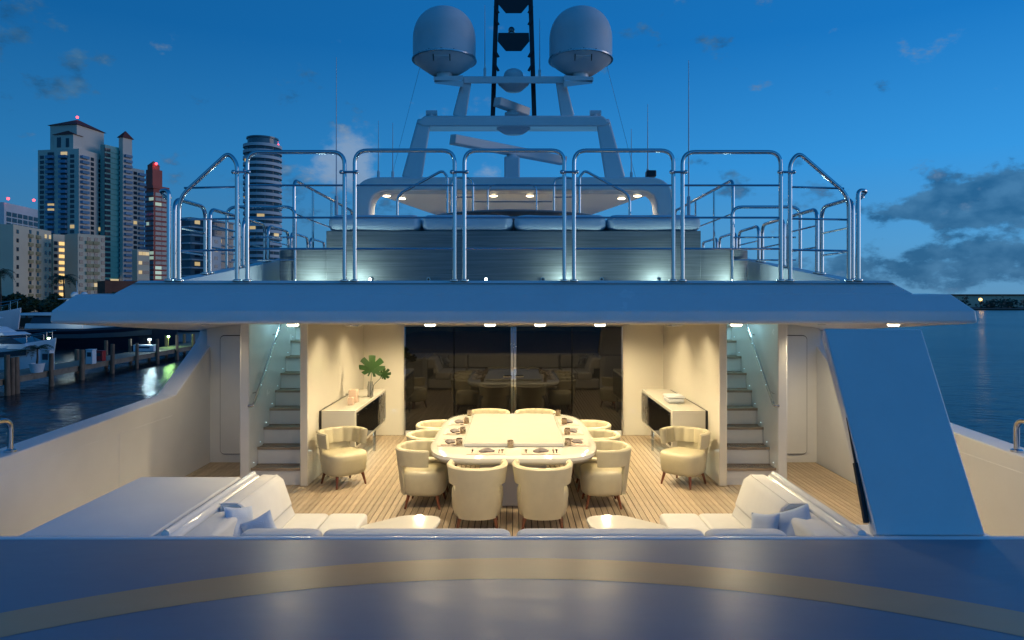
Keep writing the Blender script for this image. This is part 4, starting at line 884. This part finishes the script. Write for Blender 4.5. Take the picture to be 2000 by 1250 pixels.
beacon(Q(16, 388, 420), B0, .8); beacon(Q(66, 391, 440), B0, .8)
B4 = building(296, 430, 'dark red stepped tower with scattered lit windows')
b4 = Block(B4, 283, 300, 330, 366, 430, 35, 'tower_red'); b4t = Block(B4, 285, 298, 317, 330, 434, 35, 'tower_red', zb=b4.zt-1, name='crown')
b4h = Block(B4, 288, 298, 312, 322, 436, 35, 'tower_red', zb=b4t.zt-1, name='crown'); roof(b4h, 3, .2, 'tower_red'); b4r = Block(B4, 281, 299, 331, 362, 429, 35, 'tower_red', zb=b4.zt-.5, name='cornice')
for fr in (.25, .6): b4.col('a', fr, 'window', 'tower_glass', 4.2, 2.0, .2, b4.zb+4, b4.zt-5, 22, .1, 'window_cool')
for fr in (.3, .72): b4.col('b', fr, 'window', 'tower_glass', 4.2, 2.0, .2, b4.zb+4, b4.zt-5, 22, .16, 'window_cool')
beacon(Q(305, 320, 436), B4, .8)
B5 = building(270, 250, 'small cream block at the foot of the beige tower')
b5 = Block(B5, 258, 268, 292, 487, 250, 35, 'concrete_cream')
for fr in (.25, .55, .82): b5.col('b', fr, 'window', 'window_glass', 1.3, 1.2, .1, b5.zb+3, b5.zt-2, 6, .3)
B6 = building(372, 330, 'dark glass mid-rise with pale floor bands behind the left railing')
b6 = Block(B6, 340, 372, 456, 424, 330, 40, 'tower_glass')
for face, ln in (('a', b6.la), ('b', b6.lb)):
    b6.col(face, .5, 'floor_band', 'slab_grey', ln*1.0, .7, .8, b6.zb+3, b6.zt-1, 11)
for fr in (.15, .4, .65, .88): b6.col('b', fr, 'window', 'window_glass', 3.0, 1.8, .12, b6.zb+4, b6.zt-3, 10, .18)
b6w = Block(B6, 408, 412, 432, 462, 322, 40, 'concrete_white', name='wall'); b6w.col('b', .5, 'window', 'tower_glass', 1.8, 1.6, .1, b6w.zb+3, b6w.zt-3, 8, .1)
D7 = 340; B7 = building(512, D7, 'round glass tower ringed by white balconies')
k7 = D7/F; c7 = Q(513, 400, D7); R7 = 35*k7; zt7 = H-(288-CY)*k7
m = MB(); m.lathe([(R7*.93, WATER+1.5), (R7*.93, zt7), (.01, zt7)], (c7.x, c7.y, 0), 40); m.build('wall', 'tower_glass', B7)
m = MB(); m.lathe([(R7*.80, zt7), (R7*.80, zt7+3.6), (R7*.86, zt7+3.7), (R7*.86, zt7+4.4), (.01, zt7+4.4)], (c7.x, c7.y, 0), 32); m.build('crown', 'tower_glass', B7)
m = MB(); m.lathe([(R7*1.0, -.3), (R7*1.03, -.3), (R7*1.03, 1.15), (R7*.97, 1.15), (R7*.97, .1), (.9*R7, .1), (.9*R7, -.3)], (0, 0, 0), 40); bal = m.build('balcony', 'slab_grey', B7, local=True)
nf = 26
for i in range(nf):
    z = WATER+5+(zt7-WATER-5.5)*i/(nf-1); q = Vector((c7.x, c7.y, z))-ORG[B7]
    if i == 0: bal.location = q
    else: shared(bal, q, B7)
for i in range(nf-1):
    z = WATER+6+(zt7-WATER-5.5)*i/(nf-1)
    for a in range(6):
        th = R(200+28*a); p = Vector((c7.x+R7*.935*math.cos(th), c7.y+R7*.935*math.sin(th), z)); lit = random.random() < .05
        piece('window', 'window_lit' if lit else 'window_glass', 3.4, 1.7, .12, B7, p, th+math.pi/2)
b7s = Block(B7, 533, 540, 549, 296, D7+8, 45, 'concrete_white', name='core'); beacon(Q(543, 283, D7+8), B7)
bb = building(240, 190, 'low brick building behind the palms'); b8 = Block(bb, 190, 205, 300, 548, 190, 12, 'brick_dark'); b8.col('b', .2, 'window', 'window_cool', 3, 1.2, .1, b8.zb+2, b8.zb+2, 1); b8.col('b', .55, 'window', 'window_glass', 3, 1.2, .1, b8.zb+2, b8.zb+2, 1)
m = None

# ------------------------------------------------------------------ trees
def leaves(c, rx, rz_, n, sz):
    m = MB()
    for i in range(n):
        while True:
            p = Vector((random.uniform(-1, 1), random.uniform(-1, 1), random.uniform(-1, 1)))
            if p.length < 1: break
        p *= .55+.45*random.random()**.3; q = Vector((c[0]+p.x*rx, c[1]+p.y*rx, c[2]+p.z*rz_)); a = Vector((random.gauss(0, 1), random.gauss(0, 1), random.gauss(0, .6))).normalized(); b = a.orthogonal().normalized()
        k = sz*random.uniform(.6, 1.3); m.add([q-a*k, q+b*k*.5, q+a*k, q-b*k*.5], [(0, 1, 2, 3)])
    return m
def tree(px, D, ytop, wpx, label):
    X = (px-CX)*D/F; zt = H-(ytop-CY)*D/F; g0 = WATER+1.5; h = zt-g0; rx = wpx*D/F/2
    t = thing('broadleaf_tree', (X, D, g0), label, 'tree', 'dark waterfront trees')
    m = MB(); m.tube([(X, D, g0-.3), (X+.1, D, g0+h*.5)], .28, 8, .14)
    for k in range(5):
        a = k*1.26; m.tube([(X, D, g0+h*.35), (X+rx*.5*math.cos(a), D+rx*.5*math.sin(a), g0+h*.65)], .12, 6, .05)
    m.build('trunk', 'bark', t)
    m = MB()
    for k in range(6):
        a = random.uniform(0, 6.28); rr_ = rx*random.uniform(.2, .6); c = (X+rr_*math.cos(a), D+rr_*math.sin(a), g0+h*random.uniform(.5, .78))
        q = leaves(c, rx*.62, h*.24, 420, .45); m.add(q.v, q.f)
    m.build('crown', 'foliage', t, smooth=False)
TREES = ['dark tree at the very left edge below the cream block', 'dark tree left of the cream block corner', 'dark tree below the middle of the cream block', 'dark tree below the right end of the cream block', 'dark tree below the lit stair windows', 'lower bush-like tree in front at far left', 'lower bush-like tree in front below the stair windows', 'dark tree under the second cream block', 'dark tree just left of the overhang beside the brick building', 'dark tree in front of the low brick building']
for i, (px, D, yt, wp) in enumerate(((-15, 150, 562, 60), (22, 146, 572, 50), (52, 150, 578, 46), (84, 145, 580, 44), (112, 150, 572, 40), (36, 140, 590, 50), (98, 138, 592, 44), (140, 152, 585, 40), (196, 160, 570, 36), (226, 165, 568, 34))):
    tree(px, D, yt, wp, TREES[i])
def palm(X, D, g0, h, fr, label, r=.16, n=13):
    t = thing('palm_tree', (X, D, g0), label, 'palm'); m = MB(); m.tube([(X, D, g0), (X+.04*h, D, g0+h*.5), (X+.02*h, D, g0+h)], r, 8, r*.6); m.build('trunk', 'bark', t); T = Vector((X+.02*h, D, g0+h))
    for i in range(n):
        a = 6.283*i/n+random.uniform(-.2, .2); up = random.uniform(.1, .9); d = Vector((math.cos(a), math.sin(a), 0)); m = MB(); nseg = 9; prev = None; side_ = Vector((-d.y, d.x, 0))
        for k in range(nseg+1):
            u = k/nseg; p = T+d*fr*u*(1-.15*u)+Vector((0, 0, fr*(up*u-1.0*u*u))); 
            if prev is not None:
                for s in (-1, 1):
                    for e_ in (.0, .5):
                        q = prev.lerp(p, e_); ll = fr*.30*math.sin(3.14*min(1, u*.85+.12)); m.add([q, q.lerp(p, .42), q+side_*s*ll+d*ll*.4+Vector((0, 0, -ll*.45))], [(0, 1, 2)])
            prev = p
        m.build('frond', 'foliage', t, smooth=False)
palm(-78, 118, WATER+1.2, 8.5, 3.2, 'palm tree standing among the waterfront trees at left'); palm(-92, 122, WATER+1.2, 9.5, 3.2, 'palm tree at the far left edge above the moored yacht')
pt = thing('planter', ((72-CX)*45.5/F, 45.5, -2.35), 'pale round planter at the near pier end', 'planter'); m = MB(); m.lathe([(.34, 0), (.46, .55), (.48, .6), (.40, .6), (.38, .5), (.002, .5)], ORG[pt], 20); m.build('pot', 'dock_white', pt)
palm(ORG[pt].x, 45.5, -1.85, 1.1, 1.35, 'small potted palm growing in the pier planter', .07, 11)
# far right shore
m = MB()
for i in range(120):
    X = 195+i*3.2+random.uniform(-2, 2); D = 345+random.uniform(0, 40); h = random.uniform(3.0, 6.5); q = leaves((X, D, WATER+h*.6), random.uniform(2.5, 4.5), h*.55, 70, .9); m.add(q.v, q.f)
tag(m.build('treeline', 'foliage', smooth=False), 'dark line of trees along the far shore', 'trees', kind='stuff')
fb = thing('shore_building', (265, 400, WATER+.7), 'long low pinkish building behind the far shore trees', 'building'); m = MB(); m.box(225, 420, 400, 420, WATER+.6, WATER+7.5); m.build('wall', 'concrete_cream', fb)
m = MB(); m.box(224, 421, 399, 421, WATER+7.51, WATER+8.2); m.build('roof', 'roof_red', fb)
c = W(1915, 585, 338); t = thing('street_lamp', (c.x, c.y, WATER+.5), 'glowing orange lamp on the far shore', 'lamp'); m = MB(); m.tube([(c.x, c.y, WATER+.5), c], .12); m.build('post', 'bark', t); m = MB(); m.ball(c, .75, 12); m.build('globe', 'shore_lamp', t); lamp('POINT', (c.x, c.y-1.5, c.z+.3), 100, (1, .55, .15), t, .5)
